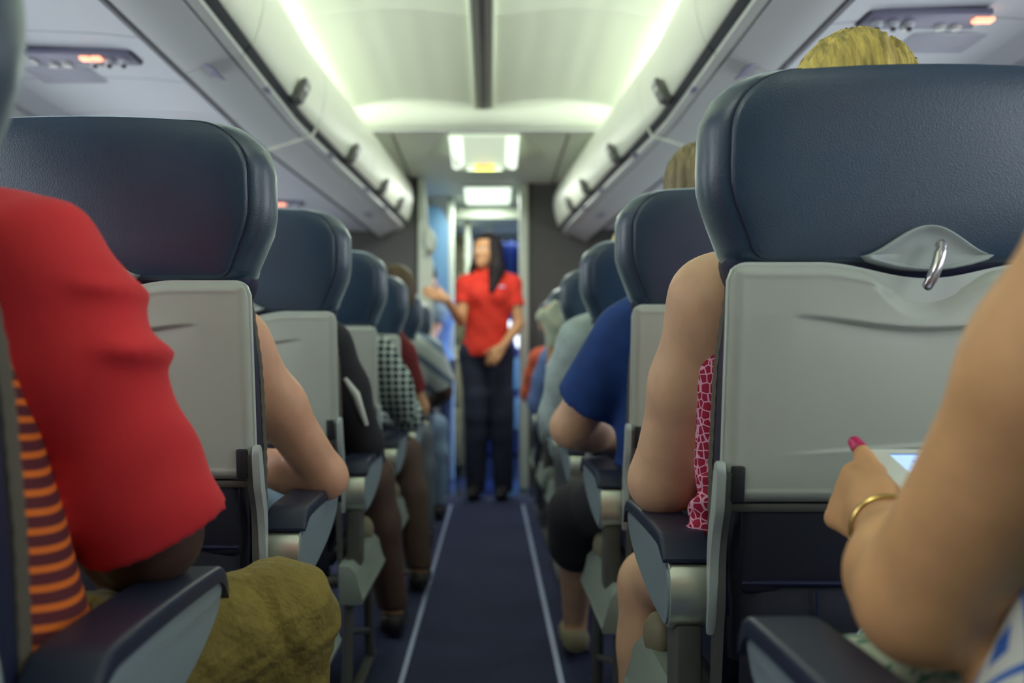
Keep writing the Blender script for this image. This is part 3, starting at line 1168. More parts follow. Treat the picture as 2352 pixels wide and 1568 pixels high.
def make_seat(mirror, label, group, loc, seed=0):
    r = root('airplane_seat', loc, label, 'seat', group)
    F = dict(parent=r, mirror=mirror)
    # ---- headrest cover
    o = outline(.273, .955, 1.195, .092, .030, .243)
    cz = 1.085
    bm = new()

    def ring(y, inset):
        out = []
        for x, z in o:
            sx = (.273 - inset) / .273
            zi = inset * .22 if inset < .03 else inset * .8 - .0174
            sz = (.118 - zi) / .118
            p = Vector((x * sx, y, cz + (z - cz) * sz))
            out.append(p)
        return out
    rs = [ring(-.068, .10), ring(-.067, .07), ring(-.065, .048), ring(-.0625, .036), ring(-.0605, .0300), ring(-.0570, .0285), ring(-.0570, .026),
          ring(-.047, .013), ring(-.036, .005), ring(-.018, .0008), ring(.004, .0), ring(.024, .004), ring(.042, .014), ring(.052, .028), ring(.058, .05), ring(.060, .08)]
    for q in rs[6:14]:
        for v in q:
            d = wrinkle(v, seed)
            v.x += math.copysign(abs(d) * 1.2, v.x) if abs(v.x) > .16 else 0
            v.z += d if v.z > 1.1 else 0
    rings(bm, rs)
    head = finish(bm, 'headrest', M['leather'], fn=lean, angle=62, **F)
    # seam cord round the back panel
    bm = new()
    for s in (-1, 1):
        pts = [tuple(p) for p in ring(-.0585, .0285) if p.x * s > .13 and .965 < p.z < 1.19]
        if s > 0:
            pts.sort(key=lambda p: -p[2])
        tube(bm, pts, .0011, 6, False)
        finish(bm, 'seam', M['leather_dark'], head, mirror, lean)
        bm = new()
    bm.free()
    # ---- lower gathered edge of the headrest cover
    bm = new()
    rs = []
    for z, w_, d_ in ((.990, .232, .048), (.975, .236, .051), (.962, .2365, .052), (.950, .234, .050), (.938, .229, .047), (.925, .222, .042)):
        q = []
        for k in range(48):
            a_ = 2 * math.pi * k / 48
            ca, sa = math.cos(a_), math.sin(a_)
            q.append((w_ * math.copysign(abs(ca) ** .22, ca), d_ * math.copysign(abs(sa) ** .45, sa)))
        rs.append([Vector((x, y, z)) for x, y in q])
    rings(bm, rs)
    finish(bm, 'headrest_hem', M['leather_dark'], fn=lean, angle=75, **F)
    # ---- backrest cushion
    bm = new()
    rs = []
    for z, w_, yb, yf in ((.44, .218, -.050, .05), (.55, .225, -.056, .075), (.70, .227, -.056, .075), (.84, .224, -.050, .065), (.93, .218, -.044, .055), (.975, .212, -.040, .045)):
        c_ = .016
        q = [(-w_, yb + c_), (-w_ + c_ * .3, yb + c_ * .3), (-w_ + c_, yb), (-.1, yb), (.1, yb), (w_ - c_, yb), (w_ - c_ * .3, yb + c_ * .3), (w_, yb + c_),
             (w_, yf - .02), (w_ - .01, yf - .004), (w_ - .03, yf), (.1, yf - .012), (-.1, yf - .012), (-w_ + .03, yf), (-w_ + .01, yf - .004), (-w_, yf - .02)]
        rs.append([Vector((x, y, z)) for x, y in q])
    rings(bm, rs)
    back = finish(bm, 'backrest', M['leather_shell'], fn=lean, angle=50, **F)
    # blue leather side panels and the stitched brown edge
    for s in (-1, 1):
        bm = new()
        rows = []
        for z, w_ in ((.50, .224), (.58, .229), (.70, .230), (.84, .228), (.92, .222), (.955, .218)):
            rows.append([Vector((s * (w_ + .001), -.040, z)), Vector((s * (w_ + .005), -.030, z)), Vector((s * (w_ + .006), .000, z)), Vector((s * (w_ + .004), .020, z)), Vector((s * (w_ - .012), .022, z)), Vector((s * (w_ - .012), -.040, z))])
        rings(bm, rows)
        finish(bm, 'side_panel', M['leather_dark'], back, mirror, lean)
        bm = new()
        rows = []
        for i, z in enumerate(np.linspace(.52, .935, 40)):
            w_ = np.interp(z, [.50, .70, .84, .955], [.226, .2305, .228, .217])
            y = np.interp(z, [.50, .62, .80, .94], [.030, .036, .036, .022])
            e = .0013 if i % 2 else 0
            rows.append([Vector((s * (w_ - .012), y - .011, z)), Vector((s * (w_ + .004 + e), y - .011, z)), Vector((s * (w_ + .007 + e), y, z)), Vector((s * (w_ + .004 + e), y + .011, z)), Vector((s * (w_ - .012), y + .011, z))])
        rings(bm, rows)
        finish(bm, 'stitched_edge', M['piping'], back, mirror, lean)
    # ---- tray table, a moulded panel built as a height field facing backwards
    TW, TZ0, TZ1 = .242, .659, .955
    nx, nz = 97, 149
    bm = new()
    grid = []
    for j in range(nz):
        t = j / (nz - 1)
        row = []
        for i in range(nx):
            u = -1 + 2 * i / (nx - 1)
            x = u * TW
            dip = .0195 * math.exp(-(x / .085) ** 4) if abs(x) < .19 else 0
            dip = .0195 * (0.5 + 0.5 * math.cos(math.pi * min(1, abs(x) / .135)))
            top = TZ1 - dip
            z = TZ0 + (top - TZ0) * t
            # rounded corners
            rc = .022
            ex = TW - abs(x)
            if ex < rc:
                lim = rc - math.sqrt(max(0, rc * rc - (rc - ex) ** 2))
                z = min(max(z, TZ0 + lim * .6), top - lim)
            y = 0.0
            # edge roll
            e = min(TW - abs(x), top - z, z - TZ0)
            e = max(e, 0)
            y += .009 * (1 - min(1, e / .010)) ** 2 - .0012 * math.exp(-((e - .013) / .003) ** 2)
            # upper part tips back a little above the long crease
            zc = .893 - .017 * (0.5 + 0.5 * math.cos(math.pi * min(1, abs(x) / .19)))
            fade = max(0.0, 1 - abs(x) / .165) ** .6
            d_ = z - zc
            up_ = .0035 * min(1, max(0, d_) / .06) - .0060 * fade * math.exp(-max(0, d_) / .024)
            dn_ = .0130 * fade * math.exp(min(0, d_) / .030)
            sg = 1 / (1 + math.exp(-max(-30, min(30, d_ / .0009))))
            y += up_ * sg + dn_ * (1 - sg)
            # crescent hollow behind the latch
            ins = (top - z) + .0
            lower = .052 * (1 - (x / .084) ** 2)
            if abs(x) < .084 and z > top - lower:
                q = min(1, (z - (top - lower)) / .030)
                y += .013 * q * q * (3 - 2 * q) * min(1, lower / .03)
            # soft ledge lower down
            zl = .727 + .012 * (1 - min(1, abs(x) / .17)) - .004
            fl = max(0.0, 1 - abs(x) / .175) ** .8
            if z < zl:
                y -= .0065 * fl * math.exp(-(zl - z) / .016) * min(1, (zl - z) / .004)
            row.append(bm.verts.new((x, y - .082, z)))
        grid.append(row)
    for j in range(nz - 1):
        for i in range(nx - 1):
            try:
                bm.faces.new((grid[j][i], grid[j][i + 1], grid[j + 1][i + 1], grid[j + 1][i]))
            except ValueError:
                pass
    # closed back
    bv = [v for v in grid[0]] + [grid[j][-1] for j in range(1, nz)] + [v for v in grid[-1][::-1][1:]] + [grid[j][0] for j in range(nz - 2, 0, -1)]
    bb = [bm.verts.new((v.co.x, -.064, v.co.z)) for v in bv]
    for i in range(len(bv)):
        j = (i + 1) % len(bv)
        try:
            bm.faces.new((bv[j], bv[i], bb[i], bb[j]))
        except ValueError:
            pass
    bm.faces.new(bb)
    bmesh.ops.remove_doubles(bm, verts=bm.verts[:], dist=.00008)
    tray = finish(bm, 'tray_table', M['tray'], fn=lean, angle=45, **F)
    # pale rim behind it
    bm = new()
    pts = []
    for k in range(97):
        u = -1 + 2 * k / 96
        x = u * (TW + .003)
        dip = .0195 * (0.5 + 0.5 * math.cos(math.pi * min(1, abs(x) / .135)))
        ex = TW + .003 - abs(x)
        lim = .022 - math.sqrt(max(0, .022 ** 2 - (.022 - min(ex, .022)) ** 2))
        pts.append((x, TZ1 + .0035 - dip - lim))
    pts = [(-TW - .003, TZ0 + .01)] + pts + [(TW + .003, TZ0 + .01)]
    prism(bm, pts, -.069, -.058, 'y', .002)
    finish(bm, 'tray_rim', M['tray_rim'], tray, mirror, lean)
    # latch mount and latch
    bm = new()
    up, dn = [], []
    for k in range(25):
        u = -1 + 2 * k / 24
        x = u * .081
        up.append((x, .9665 + .037 * (0.5 + 0.5 * math.cos(math.pi * u)) ** .85))
        dn.append((x, .9640 - .0155 * (1 - u * u)))
    cz_ = .972
    loop = up + dn[::-1][1:-1]

    def lr(y, s):
        return [Vector((x * s, y, cz_ + (z - cz_) * s)) for x, z in loop]
    rings(bm, [lr(-.050, 1), lr(-.068, 1), lr(-.0735, .975), lr(-.0745, .93), lr(-.072, .84), lr(-.0675, .76), lr(-.0665, .4)])
    mount = finish(bm, 'latch_mount', M['plastic'], fn=lean, angle=60, **F)
    bm = new()
    tx = .007
    pts = [(tx, -.082, .980), (tx, -.088, .975), (tx * .5, -.093, .965), (-tx * .1, -.097, .952), (-tx * .8, -.0985, .940), (-tx * 1.3, -.097, .930), (-tx * 1.5, -.093, .926)]
    if mirror:
        pts = [(-x, y, z) for x, y, z in pts]
    tube(bm, smooth_path(pts, 4), [.0035] + [.0062] * 6 + [.0072] * 12 + [.0066] * 5 + [.003], 14)
    finish(bm, 'latch', M['chrome'], mount, mirror, lean)
    # dark hinge slots at the lower tray corners
    for s in (-1, 1):
        bm = new()
        bx(bm, s * .219, s * .236, -.090, -.070, .660, .706, .003)
        finish(bm, 'hinge_slot', M['dark'], tray, mirror, lean)
    # hinge arms down the sides
    for s in (-1, 1):
        bm = new()
        c_ = smooth_path([(-.080, .712), (-.079, .690), (-.074, .650), (-.062, .615), (-.058, .58), (-.062, .53), (-.058, .48)], 4)
        wd = np.interp(range(len(c_)), [0, 2, 8, 14, len(c_) - 1], [.004, .012, .014, .012, .003])
        pl = [(c_[i][0] - wd[i], c_[i][1]) for i in range(len(c_))] + [(c_[i][0] + wd[i], c_[i][1]) for i in range(len(c_) - 1, -1, -1)]
        prism(bm, pl, s * .244, s * .255, 'x', .003)
        ar = finish(bm, 'tray_arm', M['plastic'], fn=lean, **F)
        bm = new()
        c2 = [(p[0] + .004, p[1]) for p in c_]
        pl = [(c2[i][0] - .012, c2[i][1]) for i in range(3, len(c2))] + [(c2[-1][0] - .010, .30), (c2[-1][0] + .012, .30)] + [(c2[i][0] + .012, c2[i][1]) for i in range(len(c2) - 1, 2, -1)]
        prism(bm, pl, s * .234, s * .2445, 'x', .002)
        finish(bm, 'arm_web', M['post'], ar, mirror, lean)
    # cross bar under the tray
    bm = new()
    bx(bm, -.237, .237, -.074, -.055, .645, .657, .004)
    finish(bm, 'tray_bar', M['post'], fn=lean, **F)
    # lower back: padded panel and literature pocket
    bm = new()
    bx(bm, -.215, .215, -.070, -.045, .535, .660, .012, 3)
    finish(bm, 'lower_back_panel', M['leather_shell'], fn=lean, **F)
    bm = new()
    rows = []
    for z, y in ((.30, -.060), (.33, -.078), (.42, -.088), (.50, -.086), (.545, -.076), (.552, -.070), (.548, -.062)):
        rows.append([Vector((x, y + .018 * (abs(x) / .21) ** 4, z)) for x in np.linspace(-.213, .213, 15)])
    sheet(bm, rows)
    pk = finish(bm, 'pocket', M['leather_shell'], fn=lean, **F)
    pk.modifiers.new('thick', 'SOLIDIFY').thickness = .006
    bm = new()
    tube(bm, [(-.213, -.066, .551), (-.1, -.078, .553), (0, -.0795, .553), (.1, -.078, .553), (.213, -.066, .551)], .004, 8)
    finish(bm, 'pocket_hem', M['leather_dark'], pk, mirror, lean)
    bm = new()
    tube(bm, [(-.12, -.080, .545), (-.12, -.092, .47), (-.12, -.092, .40), (-.12, -.082, .33)], .002, 6)
    finish(bm, 'pocket_seam', M['leather_dark'], pk, mirror, lean)
    # ---- seat cushion
    bm = new()
    bx(bm, -.220, .222, .10, .56, .375, .475, .035, 4)
    finish(bm, 'seat_cushion', M['leather_dark'], **F)
    bm = new()
    bx(bm, -.222, .222, .06, .52, .345, .378, .006)
    finish(bm, 'seat_pan', M['dark'], **F)
    # ---- aisle armrest
    prof = smooth_path([(.082, .567), (.064, .560), (.054, .540), (.052, .515), (.060, .490), (.078, .474)], 5) + \
        smooth_path([(.085, .474), (.20, .484), (.34, .512), (.425, .548), (.446, .575), (.440, .588)], 4) + [(.42, .590), (.13, .575)]
    bm = new()
    prism(bm, prof, -.296, -.2395, 'x', .004, 2)
    ar = finish(bm, 'armrest', M['alu'], r, mirror)
    prof2 = smooth_path([(.075, .562), (.064, .545), (.060, .515), (.068, .490), (.082, .478)], 5) + \
        smooth_path([(.088, .478), (.20, .488), (.34, .516), (.422, .550), (.440, .575), (.438, .590)], 4) + [(.42, .600), (.13, .594), (.095, .586)]
    bm = new()
    prism(bm, prof2, -.2995, -.294, 'x', .002, 2)
    finish(bm, 'armrest_cheek', M['arm_side'], ar, mirror)
    bm = new()
    rs = []
    for y, zt, zb in smooth_path([(.064, .571, .566), (.070, .578, .567), (.084, .590, .572), (.100, .599, .579), (.125, .603, .584), (.25, .606, .587), (.40, .604, .586), (.432, .600, .580), (.446, .590, .566), (.452, .576, .560), (.4525, .566, .559)], 3):
        c_ = min(.007, (zt - zb) * .42)
        q = [(-.3045, zb), (-.3045, zt - c_), (-.3035, zt - c_ * .45), (-.3015, zt - c_ * .12), (-.2975, zt), (-.2445, zt), (-.2405, zt - c_ * .12), (-.2385, zt - c_ * .45), (-.2375, zt - c_), (-.2375, zb)]
        rs.append([Vector((x, y, z)) for x, z in q])
    rings(bm, rs)
    finish(bm, 'armrest_pad', M['arm_pad'], ar, mirror)
    # ---- side structure below the arm
    bm = new()
    prism(bm, [(.060, .480), (.135, .485), (.135, .36), (.12, .28), (.075, .28), (.060, .36)], -.287, -.252, 'x', .005)
    finish(bm, 'arm_post', M['post'], **F)
    bm = new()
    prism(bm, [(-.276, .270), (-.301, .270), (-.305, .285), (-.297, .292), (-.287, .345), (-.270, .362), (-.245, .362), (-.245, .27)], -.02, .455, 'y', .003)
    finish(bm, 'side_shroud', M['shroud'], **F)
    bm = new()
    bmesh.ops.create_uvsphere(bm, u_segments=20, v_segments=12, radius=1)
    for v in bm.verts:
        v.co = Vector((-.252 + v.co.x * .026, .40 + v.co.y * .050, .375 + v.co.z * .040))
    finish(bm, 'cushion_corner', M['beige'], **F)
    for y, yb in ((.03, .0), (.40, .44)):
        bm = new()
        tube(bm, [(-.262, y, .30), (-.262, yb, .015)], .014, 10)
        finish(bm, 'leg', M['post'], **F)
    bm = new()
    bx(bm, -.275, -.249, -.05, .50, .0, .018, .004)
    finish(bm, 'floor_rail', M['post'], **F)
    bm = new()
    tube(bm, [(-.262, .01, .20), (-.262, .43, .09)], .008, 8)
    tube(bm, [(-.25, .40, .31), (.22, .40, .31)], .016, 10)
    tube(bm, [(-.25, .06, .31), (.22, .06, .31)], .016, 10)
    finish(bm, 'frame_bar', M['post'], **F)
    return r


LX, RX = -.601, .538
LY = [.69 + .81 * k for k in range(7)]
RY = [.44 + .81 * k for k in range(7)]
L_LABELS = ['nearest left navy seat, its headrest cut by the upper left corner',
            'left navy seat with big headrest right in front of the person in red',
            'third left navy seat from the camera, bare elbow on the armrest before it',
            'fourth left navy seat from the camera, beside the checked sleeve',
            'fifth left navy seat, small headrest just below a brown haired head',
            'sixth left navy seat from the camera, hidden beside the white striped sleeve',
            'farthest left navy seat, its headrest touching the white bulkhead post']
R_LABELS = ['nearest right seat, only its armrest and side show at bottom right',
            'large navy seat at right with open tray latch and grey tray panel',
            'second large right seat, grey haired head above its headrest',
            'third full navy seat on the right, beside the navy shirt sleeve',
            'fourth full navy seat on the right, beside the hand in white cloth',
            'small distant navy seat on the right, above the light blue sleeve',
            'farthest right navy seat, against the dark bulkhead']
for k in range(7):
    make_seat(True, L_LABELS[k], 'aisle seats left of the aisle', (LX - (.009 if k == 0 else 0), LY[k], 0), k * 1.3)
for k in range(7):
    st = make_seat(False, R_LABELS[k], 'aisle seats right of the aisle', (RX, RY[k] - (.06 if k == 0 else 0), 0), k * 2.1 + 4)
    if k == 0:
        [c for c in st.children if c.name.startswith('armrest')][0].location.y = .085

# ================================================================== PEOPLE
def V3(*a):
    return np.array(a, float)


def unit(v):
    return v / (np.linalg.norm(v) + 1e-9)


def frame(yaw, pitch=0.0, roll=0.0):
    """columns: right, forward, up of a head or trunk; yaw 0 looks towards +y"""
    R = Matrix.Rotation(yaw, 3, 'Z') @ Matrix.Rotation(-pitch, 3, 'X') @ Matrix.Rotation(roll, 3, 'Y')
    return np.array(R)


def head_prims(c, R, s=1.0):
    def P(x, y, z):
        return c + R @ (V3(x, y, z) * s)
    def r(*a):
        return tuple(q * s for q in a)
    return [
        E(P(0, -.012, .030), r(.074, .092, .088), .02 * s, R),
        E(P(0, .034, -.030), r(.058, .056, .078), .03 * s, R),
        E(P(0, .064, -.088), r(.024, .020, .018), .03 * s, R),
        C(P(-.036, .074, .030), P(.036, .074, .030), .011 * s, k=.015 * s),
        C(P(0, .086, .014), P(0, .103, -.022), .007 * s, .011 * s, k=.010 * s),
        C(P(-.012, .092, -.026), P(.012, .092, -.026), .007 * s, k=.008 * s),
        C(P(-.019, .082, -.055), P(.019, .082, -.055), .0065 * s, k=.008 * s),
        C(P(-.014, .082, -.064), P(.014, .082, -.064), .007 * s, k=.008 * s),
        E(P(-.034, .066, -.020), r(.018, .016, .018), .02 * s, R),
        E(P(.034, .066, -.020), r(.018, .016, .018), .02 * s, R),
        E(P(-.074, .002, -.008), r(.010, .019, .031), .008 * s, R),
        E(P(.074, .002, -.008), r(.010, .019, .031), .008 * s, R),
        SUB(P(-.031, .094, .010), r(.014, .013, .010), .01 * s, R),
        SUB(P(.031, .094, .010), r(.014, .013, .010), .01 * s, R),
    ]


def eyes(parent, c, R, s=1.0):
    for x in (-.031, .031):
        bm = new()
        bmesh.ops.create_uvsphere(bm, u_segments=14, v_segments=10, radius=.0115 * s)
        p = c + R @ (V3(x, .074, .010) * s) - np.array(parent.location)
        for v in bm.verts:
            v.co += Vector(p)
        e = finish(bm, 'eye', M['eye'], parent)
        bm = new()
        bmesh.ops.create_uvsphere(bm, u_segments=12, v_segments=8, radius=.0055 * s)
        p = c + R @ (V3(x, .0815, .010) * s) - np.array(parent.location)
        for v in bm.verts:
            v.co += Vector(p)
        finish(bm, 'iris', M['dark'], e)


def hair_prims(c, R, kind, s=1.0):
    def P(x, y, z):
        return c + R @ (V3(x, y, z) * s)
    base = [E(P(0, -.018, .036), (.083 * s, .098 * s, .094 * s), .02, R)]
    if kind == 'long':
        base += [C(P(-.064, -.020, .03), P(-.084, .005, -.12), .044 * s, .050 * s, .04), C(P(-.084, .005, -.12), P(-.092, .060, -.26), .050 * s, .026 * s, .03),
                 C(P(.062, -.012, .03), P(.072, .025, -.12), .034 * s, .034 * s, .04), C(P(.072, .025, -.12), P(.060, .100, -.32), .034 * s, .018 * s, .03),
                 C(P(0, -.06, 0), P(.01, -.07, -.22), .052 * s, .045 * s, .05)]
    elif kind == 'bob':
        base += [C(P(-.058, -.02, .01), P(-.064, -.02, -.10), .034 * s, .026 * s, .04), C(P(.058, -.02, .01), P(.064, -.02, -.10), .034 * s, .026 * s, .04),
                 C(P(0, -.05, 0), P(0, -.06, -.10), .055 * s, .045 * s, .05)]
    else:
        base += [E(P(0, -.055, -.02), (.066 * s, .050 * s, .06 * s), .03, R)]
    c_, R_ = c, R

    def cut(X, Y, Z):                       # keep the face free of hair
        dx, dy, dz = X - c_[0], Y - c_[1], Z - c_[2]
        q0 = dx * R_[0, 0] + dy * R_[1, 0] + dz * R_[2, 0]
        q1 = dx * R_[0, 1] + dy * R_[1, 1] + dz * R_[2, 1]
        q2 = dx * R_[0, 2] + dy * R_[1, 2] + dz * R_[2, 2]
        face = np.maximum(q1 * -1 + .028 * s + 0 * q0, q2 - .078 * s + .5 * (q1 * -1 + .03 * s))
        d = np.maximum(-q1 + .030 * s, q2 - .070 * s)
        d = np.maximum(d, np.abs(q0) - .056 * s)
        d = np.maximum(d, -q2 - .14 * s)
        return -d
    return base, [cut]


def hand_prims(wr, f, s, n, curl=.5, sc=1.0, thumb=None, k=.007, spread=.0):
    """wrist point, f along the hand, s towards the thumb, n the palm side"""
    f, s, n = unit(f), unit(s), unit(n)
    P = lambda a, b, c: wr + (f * a + s * b + n * c) * sc
    out = [C(P(-.01, 0, 0), P(.03, .004, 0), .023 * sc, .022 * sc, .02)]
    for b in (-.028, -.010, .010, .027):
        out.append(C(P(.018, b * .7, 0), P(.080, b, -.002), .014 * sc, .011 * sc, .012))
    out.append(C(P(.02, .012, .008), P(.05, .022, .008), .017 * sc, .014 * sc, .015))
    for b, L in ((.029, .072), (.010, .080), (-.010, .075), (-.028, .058)):
        p = P(.083, b, -.002)
        a = curl * .55
        d0 = f * math.cos(a) + n * math.sin(a) + s * b * spread
        q = p + unit(d0) * L * .46 * sc
        a += curl * .95
        d1 = f * math.cos(a) + n * math.sin(a) + s * b * spread
        r_ = q + unit(d1) * L * .30 * sc
        a += curl * .65
        d2 = f * math.cos(a) + n * math.sin(a)
        t = r_ + unit(d2) * L * .24 * sc
        w_ = .0088 if b > -.02 else .0076
        out += [C(p, q, (w_ + .0012) * sc, w_ * sc, k), C(q, r_, w_ * sc, (w_ - .0006) * sc, .004), C(r_, t, (w_ - .0006) * sc, (w_ - .0018) * sc, .004)]
    if thumb is None:
        thumb = (f * .62 + s * .62 + n * .35, f * .85 + s * .25 + n * .4)
    p = P(.018, .024, .006)
    q = p + unit(thumb[0]) * .042 * sc
    r_ = q + unit(thumb[1]) * .030 * sc
    t = r_ + unit(thumb[1]) * .020 * sc
    out += [C(P(.005, .012, .004), p, .016 * sc, .0145 * sc, .012), C(p, q, .0145 * sc, .0112 * sc, .010), C(q, r_, .0112 * sc, .0105 * sc, .005), C(r_, t, .0105 * sc, .0088 * sc, .004)]
    return out, t, r_


def lerp(a, b, t):
    return a + (b - a) * t


def muscle_arm(sh, el, wr, ru, re, rw):
    m = lerp(sh, el, .45)
    f1 = lerp(el, wr, .28)
    return [C(sh, m, ru * 1.12, ru, .04), C(m, el, ru, re, .03), C(el, f1, re, re * 1.03, .02), C(f1, wr, re * 1.03, rw, .02)]


def person(label, seat, skin, shirt, trousers, head=None, hair=None, hairkind='short', arms=None, res=.010,
           sleeve=.62, ru=.045, re=.036, rw=.026, torso=None, knees=None, shorts=False, feet=None, shoe='shoe', yaw=0.0, extra=None,
           bare_shoulder=False, width=1.0, shirt_name='shirt', trouser_name='trousers', hands=None, warp=None, twarp=None, mids=None, hairscale=1.0, tw=.010, pose_only=False, shirt_prims=None):
    cx, yb = seat
    r = root('person', (cx, yb + .25, 0), label, 'person', None)
    T = dict(pelvis=V3(cx, yb + .22, .555), waist=V3(cx, yb + .20, .68), chest=V3(cx, yb + .17, .86), neck=V3(cx, yb + .17, 1.05))
    if torso:
        T.update({k: V3(*v) for k, v in torso.items()})
    hd = V3(*head) if head else T['neck'] + V3(0, .03, .12)
    R = frame(yaw)
    w = width
    core = [E(T['pelvis'], (.155 * w, .115, .10), .05), E(T['waist'], (.138 * w, .100, .12), .06), E(T['chest'], (.158 * w, .108, .155), .06),
            ]
    sh = {}
    for s, k in ((-1, 'l'), (1, 'r')):
        sh[k] = V3(T['chest'][0] + s * .165 * w, T['chest'][1] + .0, T['chest'][2] + .105)
    A = {'l': dict(el=sh['l'] + V3(-.03, .05, -.28), wr=sh['l'] + V3(.06, .27, -.31)), 'r': dict(el=sh['r'] + V3(.03, .05, -.28), wr=sh['r'] + V3(-.06, .27, -.31))}
    for k, v in (arms or {}).items():
        for q, p in v.items():
            if q == 'sh':
                sh[k] = V3(*p)
            elif q in ('el', 'wr'):
                A[k][q] = V3(*p)
    core += [C(T['neck'], sh['l'], .052, .05, .05), C(T['neck'], sh['r'], .052, .05, .05)]
    neckp = [C(T['neck'] - V3(0, 0, .02), hd + V3(0, -.01, -.06), .052, .048, .03)]
    hp = head_prims(hd, R)
    armp = {k: muscle_arm(sh[k], A[k]['el'], A[k]['wr'], ru, re, rw) for k in 'lr'}
    handp = []
    for k, s in (('l', -1), ('r', 1)):
        h = (hands or {}).get(k, {})
        f = V3(*h['f']) if 'f' in h else A[k]['wr'] - A[k]['el']
        sd = V3(*h['s']) if 's' in h else V3(-s, 0, .35)
        n = V3(*h['n']) if 'n' in h else V3(0, 0, -1)
        f = unit(f)
        sd = unit(sd - f * sd.dot(f))
        n = unit(np.cross(f, sd) * (1 if np.dot(np.cross(f, sd), n) > 0 else -1))
        hp_, tip, tj = hand_prims(A[k]['wr'] + f * .01, f, sd, n, h.get('curl', .55), h.get('sc', 1.0), h.get('thumb'))
        handp += hp_
        if 'out' in h:
            h['out'].update(tip=tip, joint=tj, f=f, s=sd, n=n)
    K = knees or ((cx - .11, yb + .62, .50), (cx + .11, yb + .62, .50))
    Fe = feet or ((K[0][0], K[0][1] - .02, .09), (K[1][0], K[1][1] - .02, .09))
    legs, feetp, thigh = [], [], []
    for i, s in ((0, -1), (1, 1)):
        hip = T['pelvis'] + V3(s * .085, .03, -.02)
        kn = V3(*K[i])
        an = V3(*Fe[i])
        if mids and i in mids:
            md = V3(*mids[i])
            thigh += [C(hip, md, .083, .070, .04), C(md, kn, .070, .058, .03)]
        else:
            thigh += [C(hip, kn, .083, .058, .04)]
        legs += [C(kn, lerp(kn, an, .35), .054, .052, .03), C(lerp(kn, an, .35), an, .052, .034, .03)]
        feetp += [C(an + V3(0, -.02, -.045), an + V3(0, .09, -.058), .030, .028, .03), C(an + V3(0, .09, -.058), an + V3(0, .16, -.063), .028, .020, .02)]
    bodyp = core + neckp + hp + armp['l'] + armp['r'] + handp + thigh + legs + feetp + (extra or [])
    implicit_obj('body', bodyp, res, M[skin], r, relax=1)
    if hair:
        hpz, cuts = hair_prims(hd, R, hairkind, hairscale)
        near = res < .009
        implicit_obj('hair', hpz, .0042 if near else min(res, .008), M[hair], r, cuts=cuts,
                     warp=(lambda X, Y, Z: .0022 * np.sin(62 * np.arctan2(Y - hd[1] + .03, X - hd[0] - .02) + 5 * np.sin(38 * Z)) + .0016 * np.sin(23 * np.arctan2(Y - hd[1] + .03, X - hd[0] - .02)) + .007 * np.exp(-((X - hd[0] - .022 - .1 * (Z - hd[2])) / .007) ** 2)) if near else None)
    eyes(r, hd, R)
    # shirt
    sp = grow(core, tw)
    cuts = []
    if sleeve > 0:
        for k in 'lr':
            a, b = sh[k], A[k]['el']
            if sleeve <= 1.0:
                e = lerp(a, b, sleeve)
                sp.append(CC(a, e, ru * 1.12 + tw * 1.3, ru + tw * 1.5, .03))
            else:
                m_ = lerp(a, b, .45)
                sp += [C(a, m_, ru * 1.12 + tw * 1.3, ru + tw * 1.7, .03), C(m_, b, ru + tw * 1.7, re + tw * 1.7, .03), C(b, lerp(b, A[k]['wr'], sleeve - 1), re + tw * 1.6, lerp(re, rw, sleeve - 1) + tw * 1.3, .02)]
    if shirt_prims:
        sp += shirt_prims
    nz = T['neck'][2] + .045
    cuts.append(lambda X, Y, Z: Z - nz + 0 * X)
    bz = T['pelvis'][2] - (.12 if trouser_name == 'skirt' else .03)
    cuts.append(lambda X, Y, Z: bz - Z + 0 * X)
    implicit_obj(shirt_name, sp, res, M[shirt], r, cuts=cuts, warp=warp)
    # trousers
    if trousers:
        tp = grow([core[0]] + thigh, .010)
        if not shorts:
            tp += grow(legs, .014)
            lowz = min(Fe[0][2], Fe[1][2]) - .01
            tc = [lambda X, Y, Z: lowz - Z + 0 * X]
        else:
            tp = grow([core[0]], .010) + [C(t[1], lerp(t[1], t[2], shorts), .094, .094 + (.066 - .094) * shorts, .04) for t in thigh]
            if shorts >= 1:
                tp += [C(V3(*K[i]), V3(*K[i]) + (V3(*Fe[i]) - V3(*K[i])) * .26, .082, .080, .03) for i in (0, 1)]
            tc = []
        tc.append(lambda X, Y, Z: Z - (bz + .07) - np.maximum(0, (Y - (yb + .30)) * 2) + 0 * X)
        implicit_obj(trouser_name, tp, res, M[trousers], r, cuts=tc, warp=twarp)
    for i in (0, 1):
        an = V3(*Fe[i])
        implicit_obj('shoe', [C(an + V3(0, -.03, -.045), an + V3(0, .09, -.052), .040, .038, .03), C(an + V3(0, .09, -.052), an + V3(0, .17, -.060), .038, .028, .02)], .010, M[shoe], r,
                     cuts=[lambda X, Y, Z, z=an[2]: np.maximum(Z - (z - .015), (z - .088) - Z) + 0 * X])
    return r, dict(sh=sh, A=A, T=T, hd=hd)


def bangle(name, parent, c, axis, R_, r_, material, squash=1.0):
    axis = Vector(axis).normalized()
    u = axis.orthogonal().normalized()
    v = axis.cross(u)
    bm = new()
    off = Vector(parent.location)
    n, m_ = 40, 8
    vs = []
    for i in range(n):
        a = 2 * math.pi * i / n
        d = u * math.cos(a) + v * math.sin(a)
        vs.append([bm.verts.new(Vector(c) - off + d * (R_ + r_ * math.cos(b)) + axis * (squash * r_ * math.sin(b))) for b in [2 * math.pi * k / m_ for k in range(m_)]])
    for i in range(n):
        for k in range(m_):
            bm.faces.new((vs[i][k], vs[(i + 1) % n][k], vs[(i + 1) % n][(k + 1) % m_], vs[i][(k + 1) % m_]))
    return finish(bm, name, material, parent)


